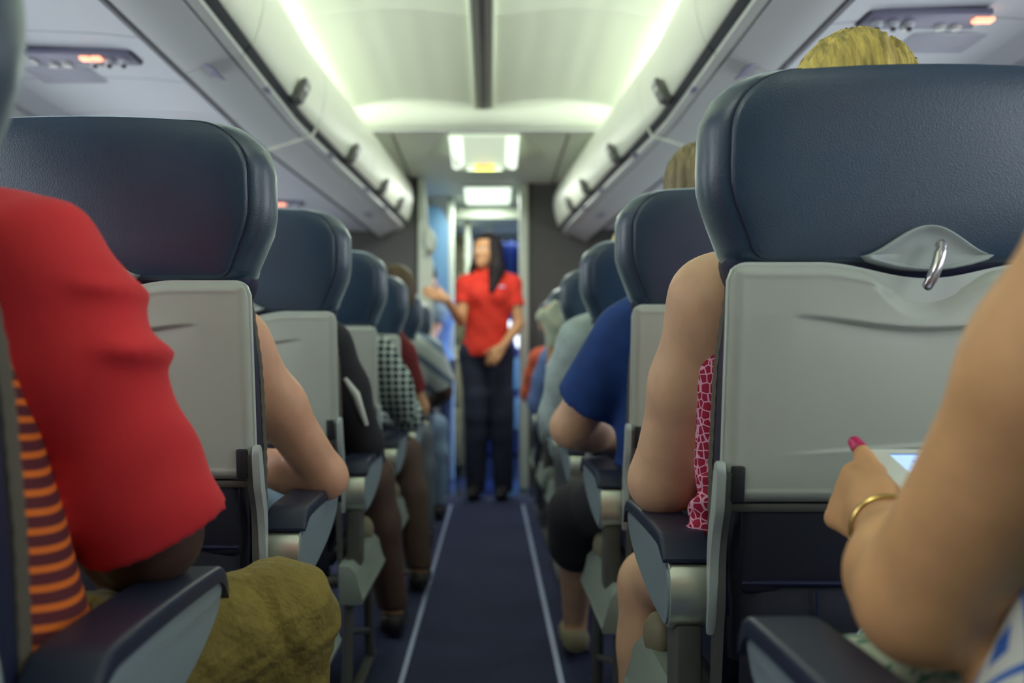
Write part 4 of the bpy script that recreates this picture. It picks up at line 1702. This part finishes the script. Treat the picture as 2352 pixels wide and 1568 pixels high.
# ---- right foreground woman with the tablet ------------------------------------------------
hout = {}
elb = (.338, .76, .650)
wrr = (.400, .985, .668)
r, J = person('person in a blue, green and white diamond print dress, bare arm, holding a tablet', (RX + .02, RY[0]), 'skin_tan', 'diamond', 'diamond',
              head=(.57, .58, 1.24), hair='hair_brown', hairkind='bob', res=.0055, tw=.022,
              arms={'l': dict(sh=(.402, .515, .975), el=elb, wr=wrr), 'r': dict(el=(.74, .70, .70), wr=(.60, .95, .72))},
              torso=dict(pelvis=(.52, .68, .56), waist=(.535, .675, .69), chest=(.57, .56, .86), neck=(.57, .56, 1.06)),
              ru=.060, re=.049, rw=.029, sleeve=0, knees=((.46, 1.02, .50), (.68, 1.02, .50)), trouser_name='skirt', shorts=1.0, shirt_name='dress',
              hands={'l': dict(f=(-.10, .80, .18), s=(.25, .1, 1.0), n=(1, .1, -.2), curl=1.35, sc=.98,
                               thumb=(V3(.12, .80, .46), V3(-.10, .80, .50)), out=hout),
                     'r': dict(f=(-.3, .8, .1), s=(-.6, 0, .8), n=(-.6, 0, -.8), curl=.7)})
tip, tj = hout['tip'], hout['joint']
# painted thumb nail
d = Vector(unit(tip - tj))
nrm = Vector((-.35, -.75, .55))
nrm = (nrm - d * nrm.dot(d)).normalized()
sd_ = d.cross(nrm)
bm = new()
rows = []
for i in range(9):
    t = i / 8
    row = []
    for j in range(9):
        a = math.radians(-62 + 124 * j / 8)
        rr = .0104 - .0022 * t
        wv = 1.0 if t < .75 else math.sqrt(max(.05, 1 - ((t - .75) / .27) ** 2))
        row.append(Vector(tip) - Vector(r.location) + d * (-.008 + .018 * t) + nrm * rr * math.cos(a * wv) + sd_ * rr * math.sin(a * wv))
    rows.append(row)
sheet(bm, rows)
nl = finish(bm, 'thumb_nail', M['nail'], r)
nl.modifiers.new('thick', 'SOLIDIFY').thickness = .001
nl['label'] = 'magenta painted thumb nail'
fw = unit(V3(*wrr) - V3(*elb))
bangle('bracelet', r, V3(*wrr) - fw * .012, fw, .0345, .0022, M['gold'], 1.3)['label'] = 'thin gold bangle'
# lace hem on her lap
implicit_obj('lace_hem', [C((.40, .80, .545), (.345, .93, .530), .060, .040, .03), C((.345, .93, .530), (.33, 1.0, .50), .040, .030, .03)], .006, M['lace'], r,
             warp=lambda X, Y, Z: .004 * np.sin(60 * X + 40 * Y) * np.sin(50 * Z + 31 * Y))

# tablet
P0 = Vector((.420, 1.100, .7370))          # far left corner
ex = Vector((1, .0, .0))
ey = Vector((0, -.965, -.262)).normalized()
ez = ex.cross(-ey).normalized()
Rm = Matrix((ex, -ey, ez)).transposed()
tl = root('tablet', tuple(P0), 'white tablet computer with a lit blue page, in the hand with the magenta nail', 'tablet')
Wt, Ht = .24, .17


def trounded(x0, x1, y0, y1, rr, n=6):
    pts = []
    for cx_, cy_, a0 in ((x1 - rr, y1 - rr, 0), (x0 + rr, y1 - rr, 90), (x0 + rr, y0 + rr, 180), (x1 - rr, y0 + rr, 270)):
        for k in range(n + 1):
            a = math.radians(a0 + 90 * k / n)
            pts.append((cx_ + rr * math.cos(a), cy_ + rr * math.sin(a)))
    return pts


def tabpart(name, x0, x1, y0, y1, z0, z1, rr, material, parent, bev=0.0):
    bm = new()
    prism(bm, trounded(x0, x1, y0, y1, rr), z0, z1, 'z', bev)
    return finish(bm, name, material, parent, fn=lambda co: Rm @ co)


tabpart('tablet_body', 0, Wt, -Ht, 0, -.0075, 0, .011, M['white'], tl, .0015)
pg = emitter('screen_page', (.36, .52, .74, 1), .75)
bar = emitter('screen_banner', (.02, .08, .30, 1), .8)
txt = emitter('screen_text', (.06, .12, .50, 1), .9)
scn = tabpart('screen', .024, Wt - .02, -Ht + .014, -.0165, -.001, .0004, .001, pg, tl)
tabpart('screen_banner', .024, Wt - .02, -.125, -.073, -.0005, .0008, .0008, bar, scn)
tabpart('screen_bar', .024, Wt - .02, -.0190, -.0165, -.0005, .0008, .0004, bar, scn)
text_mesh('lettering', 'Southwest', .016, txt, scn, Rm @ Vector((.050, -.056, .0008)), Rm, .0003, 'LEFT', .25)
for k, (x, wd) in enumerate(((.040, .014), (.066, .014), (.092, .018))):
    tabpart('menu_word', x, x + wd, -.040, -.038, 0, .0008, .0005, txt, scn)
tabpart('menu_word', .050, .064, -.068, -.066, 0, .0008, .0005, txt, scn)

# ---- left foreground person in red ---------------------------------------------------------
def red_fold(X, Y, Z):
    return .0055 * np.sin(38 * (Z + .6 * X) + 3 * np.sin(9 * Y + 14 * X)) * np.exp(-((X + .45) / .16) ** 2) + .002 * np.sin(70 * Z - 60 * X + 20 * Y) \
        - .014 * np.exp(-((X + .338) / .022) ** 2 - ((Z - .845) / .012) ** 2) - .010 * np.exp(-((X + .362) / .022) ** 2 - ((Z - .905) / .010) ** 2) \
        - .006 * np.exp(-((Z - .62 - .35 * (X + .36)) / .006) ** 2)


def khaki_fold(X, Y, Z):
    return .0032 * np.sin(70 * Z + 3 * np.sin(45 * X + 20 * Y) + 30 * X) * np.sin(38 * X + 26 * Z + 14 * Y) + .0022 * np.sin(150 * X - 90 * Z + 4 * np.sin(60 * Z)) * np.clip((.54 - Z) / .05, 0, 1)


r, J = person('person in a red shirt with orange striped side in the nearest left seat', (LX - .02, LY[0]), 'skin_brown', 'red', 'khaki',
              head=(-.86, 1.02, 1.22), hair='hair_black', res=.0065,
              torso=dict(pelvis=(-.53, .89, .55), waist=(-.555, .90, .67), chest=(-.60, .94, .83), neck=(-.72, .97, 1.04)),
              arms={'r': dict(sh=(-.448, .955, .905), el=(-.368, 1.05, .652), wr=(-.52, 1.24, .615)), 'l': dict(el=(-.86, 1.02, .66), wr=(-.70, 1.25, .64))},
              ru=.064, re=.054, rw=.030, sleeve=1.0, tw=.013, warp=red_fold, twarp=khaki_fold, mids={1: (-.405, 1.12, .485)},
              knees=((-.62, 1.24, .50), (-.272, 1.262, .508)), feet=((-.62, 1.22, .09), (-.285, 1.25, .09)), width=.86)
o = [c for c in r.children if c.name.startswith('trousers')][0]
# striped garment showing below and behind the red one
stripe_core = grow([E((-.566, .90, .66), (.162, .118, .165), .06), E((-.60, .905, .80), (.165, .112, .12), .06), E((-.545, .90, .55), (.168, .135, .10), .06)], .006)
implicit_obj('striped_vest', stripe_core, .006, M['orange_stripes'], r,
             cuts=[lambda X, Y, Z: Z - .868 + 1.2 * np.maximum(0, X + .45) + 0 * Y], warp=lambda X, Y, Z: .003 * np.sin(30 * Z + 20 * X) + 0 * Y)['label'] = 'orange and dark red striped cloth'
fa = unit(J['A']['r']['wr'] - J['A']['r']['el'])
implicit_obj('wristband', [C(J['A']['r']['wr'] - fa * .035, J['A']['r']['wr'] + fa * .0, .035, .034, .01)], .004, M['wrist'], r,
             cuts=[lambda X, Y, Z: np.abs((X - (J['A']['r']['wr'] - fa * .018)[0]) * fa[0] + (Y - (J['A']['r']['wr'] - fa * .018)[1]) * fa[1] + (Z - (J['A']['r']['wr'] - fa * .018)[2]) * fa[2]) - .019])['label'] = 'lavender wristband'
# the hem and knee patch seams of the khaki trousers
bm = new()
pts = [(-.352 + .125 * t, 1.205 - .068 * math.sin(math.pi * t), .522 + .024 * math.sin(math.pi * t) - .03 * t) for t in np.linspace(0, 1, 16)]
tube(bm, [(p[0] + .018 - r.location.x, p[1] + .05 - r.location.y, p[2]) for p in pts], .0022, 6)
finish(bm, 'trouser_seam', M['khaki'], r)

# ---- left: bare elbow ----------------------------------------------------------------------
person('person behind the large left seat, bare pink elbow on the aisle armrest', (LX, LY[1]), 'skin_pink', 'grey_cloth', 'slate_cloth',
       head=(-.58, 1.78, 1.08), hair='hair_brown', hairkind='bob', res=.0075,
       torso=dict(neck=(-.57, 1.72, .97), chest=(-.565, 1.69, .80), waist=(-.57, 1.70, .66)),
       arms={'r': dict(sh=(-.438, 1.68, .870), el=(-.306, 1.81, .626), wr=(-.545, 1.91, .650)), 'l': dict(el=(-.74, 1.80, .65), wr=(-.60, 1.99, .70))},
       ru=.047, re=.040, rw=.027, sleeve=0)
# ---- left: black jacket with a white stripe ------------------------------------------------
r, J = person('person in a black jacket with a white side stripe, third left seat', (LX, LY[2]), 'skin_olive', 'black_cloth', 'brown_cloth',
              head=(-.60, 2.56, 1.10), hair='hair_black', res=.011, torso=dict(neck=(-.58, 2.52, .98), chest=(-.57, 2.50, .81)),
              arms={'r': dict(sh=(-.42, 2.50, .88), el=(-.335, 2.58, .63), wr=(-.48, 2.80, .64))}, ru=.050, sleeve=1.8,
              knees=((-.66, 2.93, .50), (-.36, 2.93, .50)), feet=((-.66, 2.9, .09), (-.30, 3.02, .09)))
bm = new()
tube(bm, [(-.365 - r.location.x, 2.455 - r.location.y, .80), (-.342 - r.location.x, 2.48 - r.location.y, .76), (-.318 - r.location.x, 2.51 - r.location.y, .68)], [.006, .012, .006])
finish(bm, 'side_stripe', M['white'], r)
# ---- left: checked sleeve ------------------------------------------------------------------
person('person in a black and white checked shirt, fourth left seat', (LX, LY[3]), 'skin_olive', 'check', 'brown_cloth',
       head=(-.60, 3.42, 1.14), hair='hair_brown', res=.011, torso=dict(neck=(-.56, 3.35, 1.0), chest=(-.54, 3.32, .82), waist=(-.52, 3.32, .68)),
       arms={'r': dict(sh=(-.385, 3.30, .86), el=(-.29, 3.42, .66), wr=(-.42, 3.66, .66))}, ru=.055, sleeve=2.0,
       knees=((-.66, 3.74, .50), (-.33, 3.70, .50)), feet=((-.66, 3.7, .09), (-.262, 3.62, .09)), shoe='shoe')
# ---- left: dark red sleeve, brown hair -----------------------------------------------------
person('person with brown and blond hair above the fifth left headrest, dark red sleeve', (LX, LY[4]), 'skin_olive', 'darkred_cloth', 'grey_trouser',
       head=(-.405, 4.14, 1.135), hair='hair_brown', res=.011, torso=dict(neck=(-.46, 4.13, 1.0), chest=(-.52, 4.13, .82)),
       arms={'r': dict(sh=(-.375, 4.12, .88), el=(-.305, 4.20, .655), wr=(-.44, 4.42, .64))}, ru=.045, re=.042, sleeve=.7, yaw=.4,
       knees=((-.66, 4.55, .50), (-.33, 4.5, .50)), feet=((-.66, 4.5, .09), (-.30, 4.45, .09)))
# ---- left: broad white and grey striped sleeve ---------------------------------------------
person('person in a white shirt with grey stripes leaning into the aisle, sixth left seat', (LX, LY[5]), 'skin_brown', 'broad_stripes', 'slate_cloth',
       head=(-.56, 5.14, 1.10), hair='hair_black', res=.011, torso=dict(neck=(-.50, 5.02, 1.0), chest=(-.47, 5.0, .86), waist=(-.50, 4.98, .70)),
       arms={'r': dict(sh=(-.325, 5.0, .900), el=(-.245, 5.12, .70), wr=(-.36, 5.30, .60))}, ru=.068, re=.050, sleeve=.80,
       knees=((-.66, 5.34, .50), (-.30, 5.34, .50)), feet=((-.66, 5.3, .09), (-.28, 5.3, .09)))

# ---- right: woman with the bare arm, blond hair ---------------------------------------------
r, J = person('person with blond hair, bare arm and pink patterned top in the large right seat', (RX, RY[1]), 'skin_fair', 'lattice', 'khaki',
              head=(.553, 1.505, 1.192), hair='hair_blond', hairkind='bob', hairscale=1.14, res=.0065,
              torso=dict(pelvis=(.49, 1.49, .56), waist=(.468, 1.45, .69), chest=(.49, 1.42, .84), neck=(.52, 1.44, 1.03)),
              arms={'l': dict(sh=(.322, 1.40, .925), el=(.270, 1.525, .652), wr=(.40, 1.74, .66)), 'r': dict(el=(.72, 1.5, .68), wr=(.56, 1.76, .66))},
              ru=.056, re=.050, rw=.030, sleeve=0, shorts=.55, knees=((.306, 1.84, .425), (.62, 1.85, .50)), feet=((.285, 1.83, .09), (.62, 1.84, .09)), width=1.12,
              shirt_name='patterned_top', trouser_name='shorts', extra=[C((.302, 1.835, .41), (.292, 1.83, .16), .055, .046, .02)], shirt_prims=[C((.324, 1.385, .82), (.320, 1.40, .68), .026, .026, .03)])
implicit_obj('top_frill', [C((.314, 1.385, .665), (.304, 1.39, .605), .018, .024, .02)], .004, M['lattice'], r, warp=lambda X, Y, Z: .004 * np.sin(150 * Z + 90 * Y + 60 * X))
# ---- right: navy T-shirt, grey hair ----------------------------------------------------------
person('person in a navy T-shirt and black shorts with greying hair, elbow out in the aisle', (RX, RY[2]), 'skin_fair', 'navy_cloth', 'black_cloth',
       head=(.492, 2.30, 1.225), hair='hair_grey', res=.0085,
       torso=dict(pelvis=(.46, 2.30, .555), waist=(.455, 2.27, .69), chest=(.47, 2.22, .86), neck=(.49, 2.25, 1.06)),
       arms={'l': dict(sh=(.318, 2.24, .895), el=(.198, 2.36, .685), wr=(.37, 2.54, .64)), 'r': dict(el=(.74, 2.32, .66), wr=(.60, 2.55, .66))},
       ru=.058, re=.050, rw=.032, sleeve=.72, tw=.014, shorts=1.0, shoe='shoe_beige', knees=((.236, 2.60, .440), (.62, 2.66, .49)), feet=((.245, 2.80, .10), (.62, 2.6, .09)), width=1.08,
       extra=None)
# ---- right: grey white shirt -------------------------------------------------------------------
person('person in a loose pale grey shirt, blond hair just above the third right headrest', (RX, RY[3]), 'skin_fair', 'grey_cloth', 'grey_trouser',
       head=(.460, 3.06, 1.160), hair='hair_blond', res=.010, torso=dict(neck=(.47, 3.07, 1.02), chest=(.44, 3.05, .84), waist=(.42, 3.06, .68)),
       arms={'l': dict(sh=(.295, 3.05, .905), el=(.232, 3.16, .67), wr=(.37, 3.36, .66))}, ru=.060, re=.050, sleeve=1.2, tw=.014,
       knees=((.30, 3.46, .50), (.62, 3.5, .50)), feet=((.31, 3.42, .09), (.62, 3.45, .09)), shorts=False)
# ---- right: raised hand with white cloth ------------------------------------------------------
r, J = person('person raising a bare forearm with a pale wristband, fifth right seat', (RX, RY[4]), 'skin_olive', 'grey_cloth', 'grey_trouser',
              head=(.56, 3.95, 1.08), hair='hair_brown', res=.008, torso=dict(neck=(.53, 3.90, .98), chest=(.52, 3.88, .81)),
              arms={'l': dict(sh=(.38, 3.88, .88), el=(.262, 3.94, .70), wr=(.258, 3.93, .945))}, ru=.045, re=.034, rw=.024, sleeve=.9,
              hands={'l': dict(f=(-.05, 0, 1), s=(-1, .2, 0), n=(0, 1, 0), curl=.9)})
bangle('wristband', r, (.260, 3.93, .83), (0, .05, 1), .029, .005, M['white'], 1.6)
implicit_obj('white_napkin', [C((.262, 3.93, .935), (.255, 3.925, 1.00), .036, .040, .02), C((.255, 3.92, 1.0), (.215, 3.915, 1.04), .034, .024, .02), C((.262, 3.93, 1.0), (.262, 3.92, 1.07), .038, .026, .02),
                              C((.215, 3.91, 1.035), (.196, 3.91, 1.02), .020, .010, .02)], .006, M['napkin'], None,
             warp=lambda X, Y, Z: .004 * np.sin(90 * X + 40 * Z) * np.sin(60 * Z + 80 * Y))
tag(bpy.data.objects['white_napkin'], 'crumpled white cloth held up in a raised hand on the right side', 'napkin')
# ---- right: light blue, orange ------------------------------------------------------------------
person('person in a light blue sleeve leaning into the aisle, sixth right seat', (RX, RY[5]), 'skin_olive', 'blue_cloth', 'denim',
       head=(.56, 4.78, 1.08), hair='hair_brown', res=.012, torso=dict(neck=(.50, 4.72, .98), chest=(.46, 4.70, .81), waist=(.46, 4.70, .67)),
       arms={'l': dict(sh=(.305, 4.69, .855), el=(.245, 4.76, .66), wr=(.40, 4.98, .65))}, ru=.052, re=.045, sleeve=1.3,
       knees=((.30, 5.10, .50), (.62, 5.1, .50)))
person('person in an orange sleeve, farthest right seat beside the bulkhead', (RX, RY[6]), 'skin_olive', 'orange_cloth', 'denim',
       head=(.56, 5.6, 1.06), hair='hair_black', res=.012, torso=dict(neck=(.50, 5.53, .96), chest=(.45, 5.5, .80), waist=(.46, 5.5, .66)),
       arms={'l': dict(sh=(.285, 5.50, .87), el=(.235, 5.56, .68), wr=(.40, 5.78, .65))}, ru=.046, re=.040, sleeve=1.3,
       knees=((.34, 5.92, .50), (.62, 5.92, .50)))


# ---- standing people -----------------------------------------------------------------------------
def standing(label, P, skin, shirt, trousers, hair, yaw, arms, res=.008, hands=None, hairkind='long', hs=.97, extra_fn=None, twist=0.0):
    r = root('person', (P['pelvis'][0], P['pelvis'][1], 0), label, 'person')
    g = {k: V3(*v) for k, v in P.items()}
    Rt = frame(twist)
    core = [E(g['pelvis'], (.152, .105, .10), .05, Rt), E(g['waist'], (.118, .085, .11), .07, Rt), E(g['chest'], (.142, .098, .14), .06, Rt),
            E(g['chest'] + Rt @ V3(-.058, .065, .02), (.052, .045, .05), .03), E(g['chest'] + Rt @ V3(.058, .065, .02), (.052, .045, .05), .03),
            C(g['neck'], g['lsh'], .040, .044, .05), C(g['neck'], g['rsh'], .040, .044, .05)]
    neck = [C(g['neck'] - V3(0, 0, .02), g['head'] + V3(0, .0, -.06), .046, .044, .03)]
    R = frame(yaw)
    am, hp_all = [], []
    for k in 'lr':
        sh, el, wr = g[k + 'sh'], g[k + 'el'], g[k + 'wr']
        am += muscle_arm(sh, el, wr, .039, .032, .022)
        h = hands[k]
        f = unit(V3(*h['f']))
        s = V3(*h['s'])
        s = unit(s - f * s.dot(f))
        n = V3(*h['n'])
        n = unit(np.cross(f, s) * (1 if np.dot(np.cross(f, s), n) > 0 else -1))
        hp_all += hand_prims(wr + f * .01, f, s, n, h.get('curl', .5), .95)[0]
    legs, thigh, feet = [], [], []
    for k in 'lr':
        hip, kn, an = g['pelvis'] + Rt @ V3(.085 if k == 'r' else -.085, 0, -.03), g[k + 'kn'], g[k + 'an']
        thigh += [C(hip, kn, .083, .055, .04)]
        legs += [C(kn, lerp(kn, an, .3), .053, .051, .03), C(lerp(kn, an, .3), an, .051, .034, .03)]
        d = Rt @ V3(0, 1, 0)
        feet += [C(an + V3(0, 0, -.05), an + d * .15 + V3(0, 0, -.058), .030, .024, .03)]
    implicit_obj('body', core + neck + head_prims(g['head'], R, hs) + am + hp_all + thigh + legs + feet, res, M[skin], r)
    hz, cuts = hair_prims(g['head'], R, hairkind, hs)
    implicit_obj('hair', hz, min(res, .006), M[hair], r, cuts=cuts)
    eyes(r, g['head'], R, hs)
    sp = grow(core, .019)
    cuts = [lambda X, Y, Z: Z - (g['neck'][2] + .035) + 0 * X, lambda X, Y, Z: (g['pelvis'][2] - .035) - Z + 0 * X]
    for k in 'lr':
        a, b = g[k + 'sh'], g[k + 'el']
        e = lerp(a, b, .55)
        sp.append(CC(a, e, .056, .058, .03))
    implicit_obj('shirt', sp, min(res, .007), M[shirt], r, cuts=cuts, warp=lambda X, Y, Z: .003 * np.sin(34 * Z + 22 * X) * np.sin(25 * X + 9 * Z))
    tp = grow([core[0]] + thigh + legs, .010) + [C(g[k + 'kn'] + V3(0, 0, .12), g[k + 'an'] - V3(0, 0, .03), .076, .062, .03) for k in 'lr']
    implicit_obj('trousers', tp, res, M[trousers], r, cuts=[lambda X, Y, Z: Z - (g['pelvis'][2] + .06) + 0 * X, lambda X, Y, Z: .035 - Z + 0 * X])
    for k in 'lr':
        an = g[k + 'an']
        d = Rt @ V3(0, 1, 0)
        implicit_obj('shoe', [C(an - d * .03 + V3(0, 0, -.045), an + d * .10 + V3(0, 0, -.05), .040, .038, .03), C(an + d * .10 + V3(0, 0, -.05), an + d * .18 + V3(0, 0, -.058), .038, .028, .02)],
                     .008, M['shoe'], r, cuts=[lambda X, Y, Z: np.maximum(Z - .085, .004 - Z) + 0 * X])
    return r, g


YA = 6.15
r, g = standing('person with long dark hair and red polo shirt standing in the aisle', dict(
    pelvis=(-.022, YA, .93), waist=(-.018, YA, 1.08), chest=(-.008, YA, 1.26), neck=(-.005, YA + .01, 1.415), head=(-.022, YA - .02, 1.555),
    rsh=(-.150, YA + .01, 1.345), rel=(-.180, YA - .07, 1.115), rwr=(-.262, YA - .24, 1.235),
    lsh=(.138, YA + .01, 1.345), lel=(.182, YA - .03, 1.095), lwr=(.080, YA - .17, .955),
    rkn=(-.085, YA - .02, .52), ran=(-.090, YA + .02, .10), lkn=(.075, YA - .02, .52), lan=(.085, YA + .02, .10)),
    'skin_olive', 'red_polo', 'denim', 'hair_black', math.pi - .62, None, res=.0065, twist=math.pi - .12,
    hands={'r': dict(f=(-.85, -.35, .35), s=(.2, .1, 1), n=(.1, 1, .0), curl=.35), 'l': dict(f=(-.55, -.35, -.75), s=(-.8, 0, .4), n=(.2, 1, .1), curl=.55)})
bm = new()
box(bm, (.075 - r.location.x, -.118, 1.325), (.036, .006, .012), .002)
finish(bm, 'shirt_emblem', M['strip'], r)
# collar and placket
bm = new()
pts = [(-.062, -.03, 1.425), (-.045, -.080, 1.40), (-.004, -.112, 1.355), (.036, -.080, 1.40), (.052, -.03, 1.425)]
tube(bm, smooth_path([(p[0] + .022, p[1] + .012, p[2]) for p in pts], 5), .009, 8)
finish(bm, 'collar', M['red_polo'], r)

standing('person in slate blue and black, half hidden behind the white bulkhead post', dict(
    pelvis=(-.42, 6.86, .86), waist=(-.42, 6.86, 1.0), chest=(-.42, 6.86, 1.16), neck=(-.42, 6.86, 1.31), head=(-.455, 6.86, 1.44),
    rsh=(-.54, 6.86, 1.25), rel=(-.56, 6.83, 1.0), rwr=(-.52, 6.7, .85),
    lsh=(-.30, 6.86, 1.25), lel=(-.405, 6.72, 1.03), lwr=(-.43, 6.64, .87),
    rkn=(-.5, 6.84, .48), ran=(-.5, 6.88, .10), lkn=(-.35, 6.84, .48), lan=(-.35, 6.88, .10)),
    'skin_pink', 'slate_cloth', 'black_cloth', 'hair_black', math.pi, None, res=.011, hairkind='short', twist=math.pi,
    hands={'r': dict(f=(0, -.2, -1), s=(1, 0, 0), n=(0, 1, 0), curl=.5), 'l': dict(f=(0, -.2, -1), s=(-1, 0, 0), n=(0, 1, 0), curl=.5)})

# ================================================================== SMALL THINGS BY THE SEATS
def bag(loc, size, label, material, strap=True):
    r = root('bag', loc, label, 'bag', None)
    bm = new()
    box(bm, (0, 0, size[2] / 2), size, min(size) * .28, 4)
    finish(bm, 'bag_body', material, r)
    bm = new()
    tube(bm, smooth_path([(-size[0] * .3, 0, size[2] * .97), (-size[0] * .2, 0, size[2] + .04), (size[0] * .2, 0, size[2] + .04), (size[0] * .3, 0, size[2] * .97)], 4), .008, 8)
    finish(bm, 'bag_handle', material, r)
    return r


bag((-.55, 1.78, .0), (.26, .30, .24), 'dark bag under the second left seat, beside its metal legs', M['dark'])
bag((-.55, 2.56, .0), (.26, .30, .22), 'black bag on the floor under the third left seat', M['black_cloth'])
bag((.55, 2.30, .0), (.26, .30, .22), 'black bag on the floor under the second large right seat', M['black_cloth'])
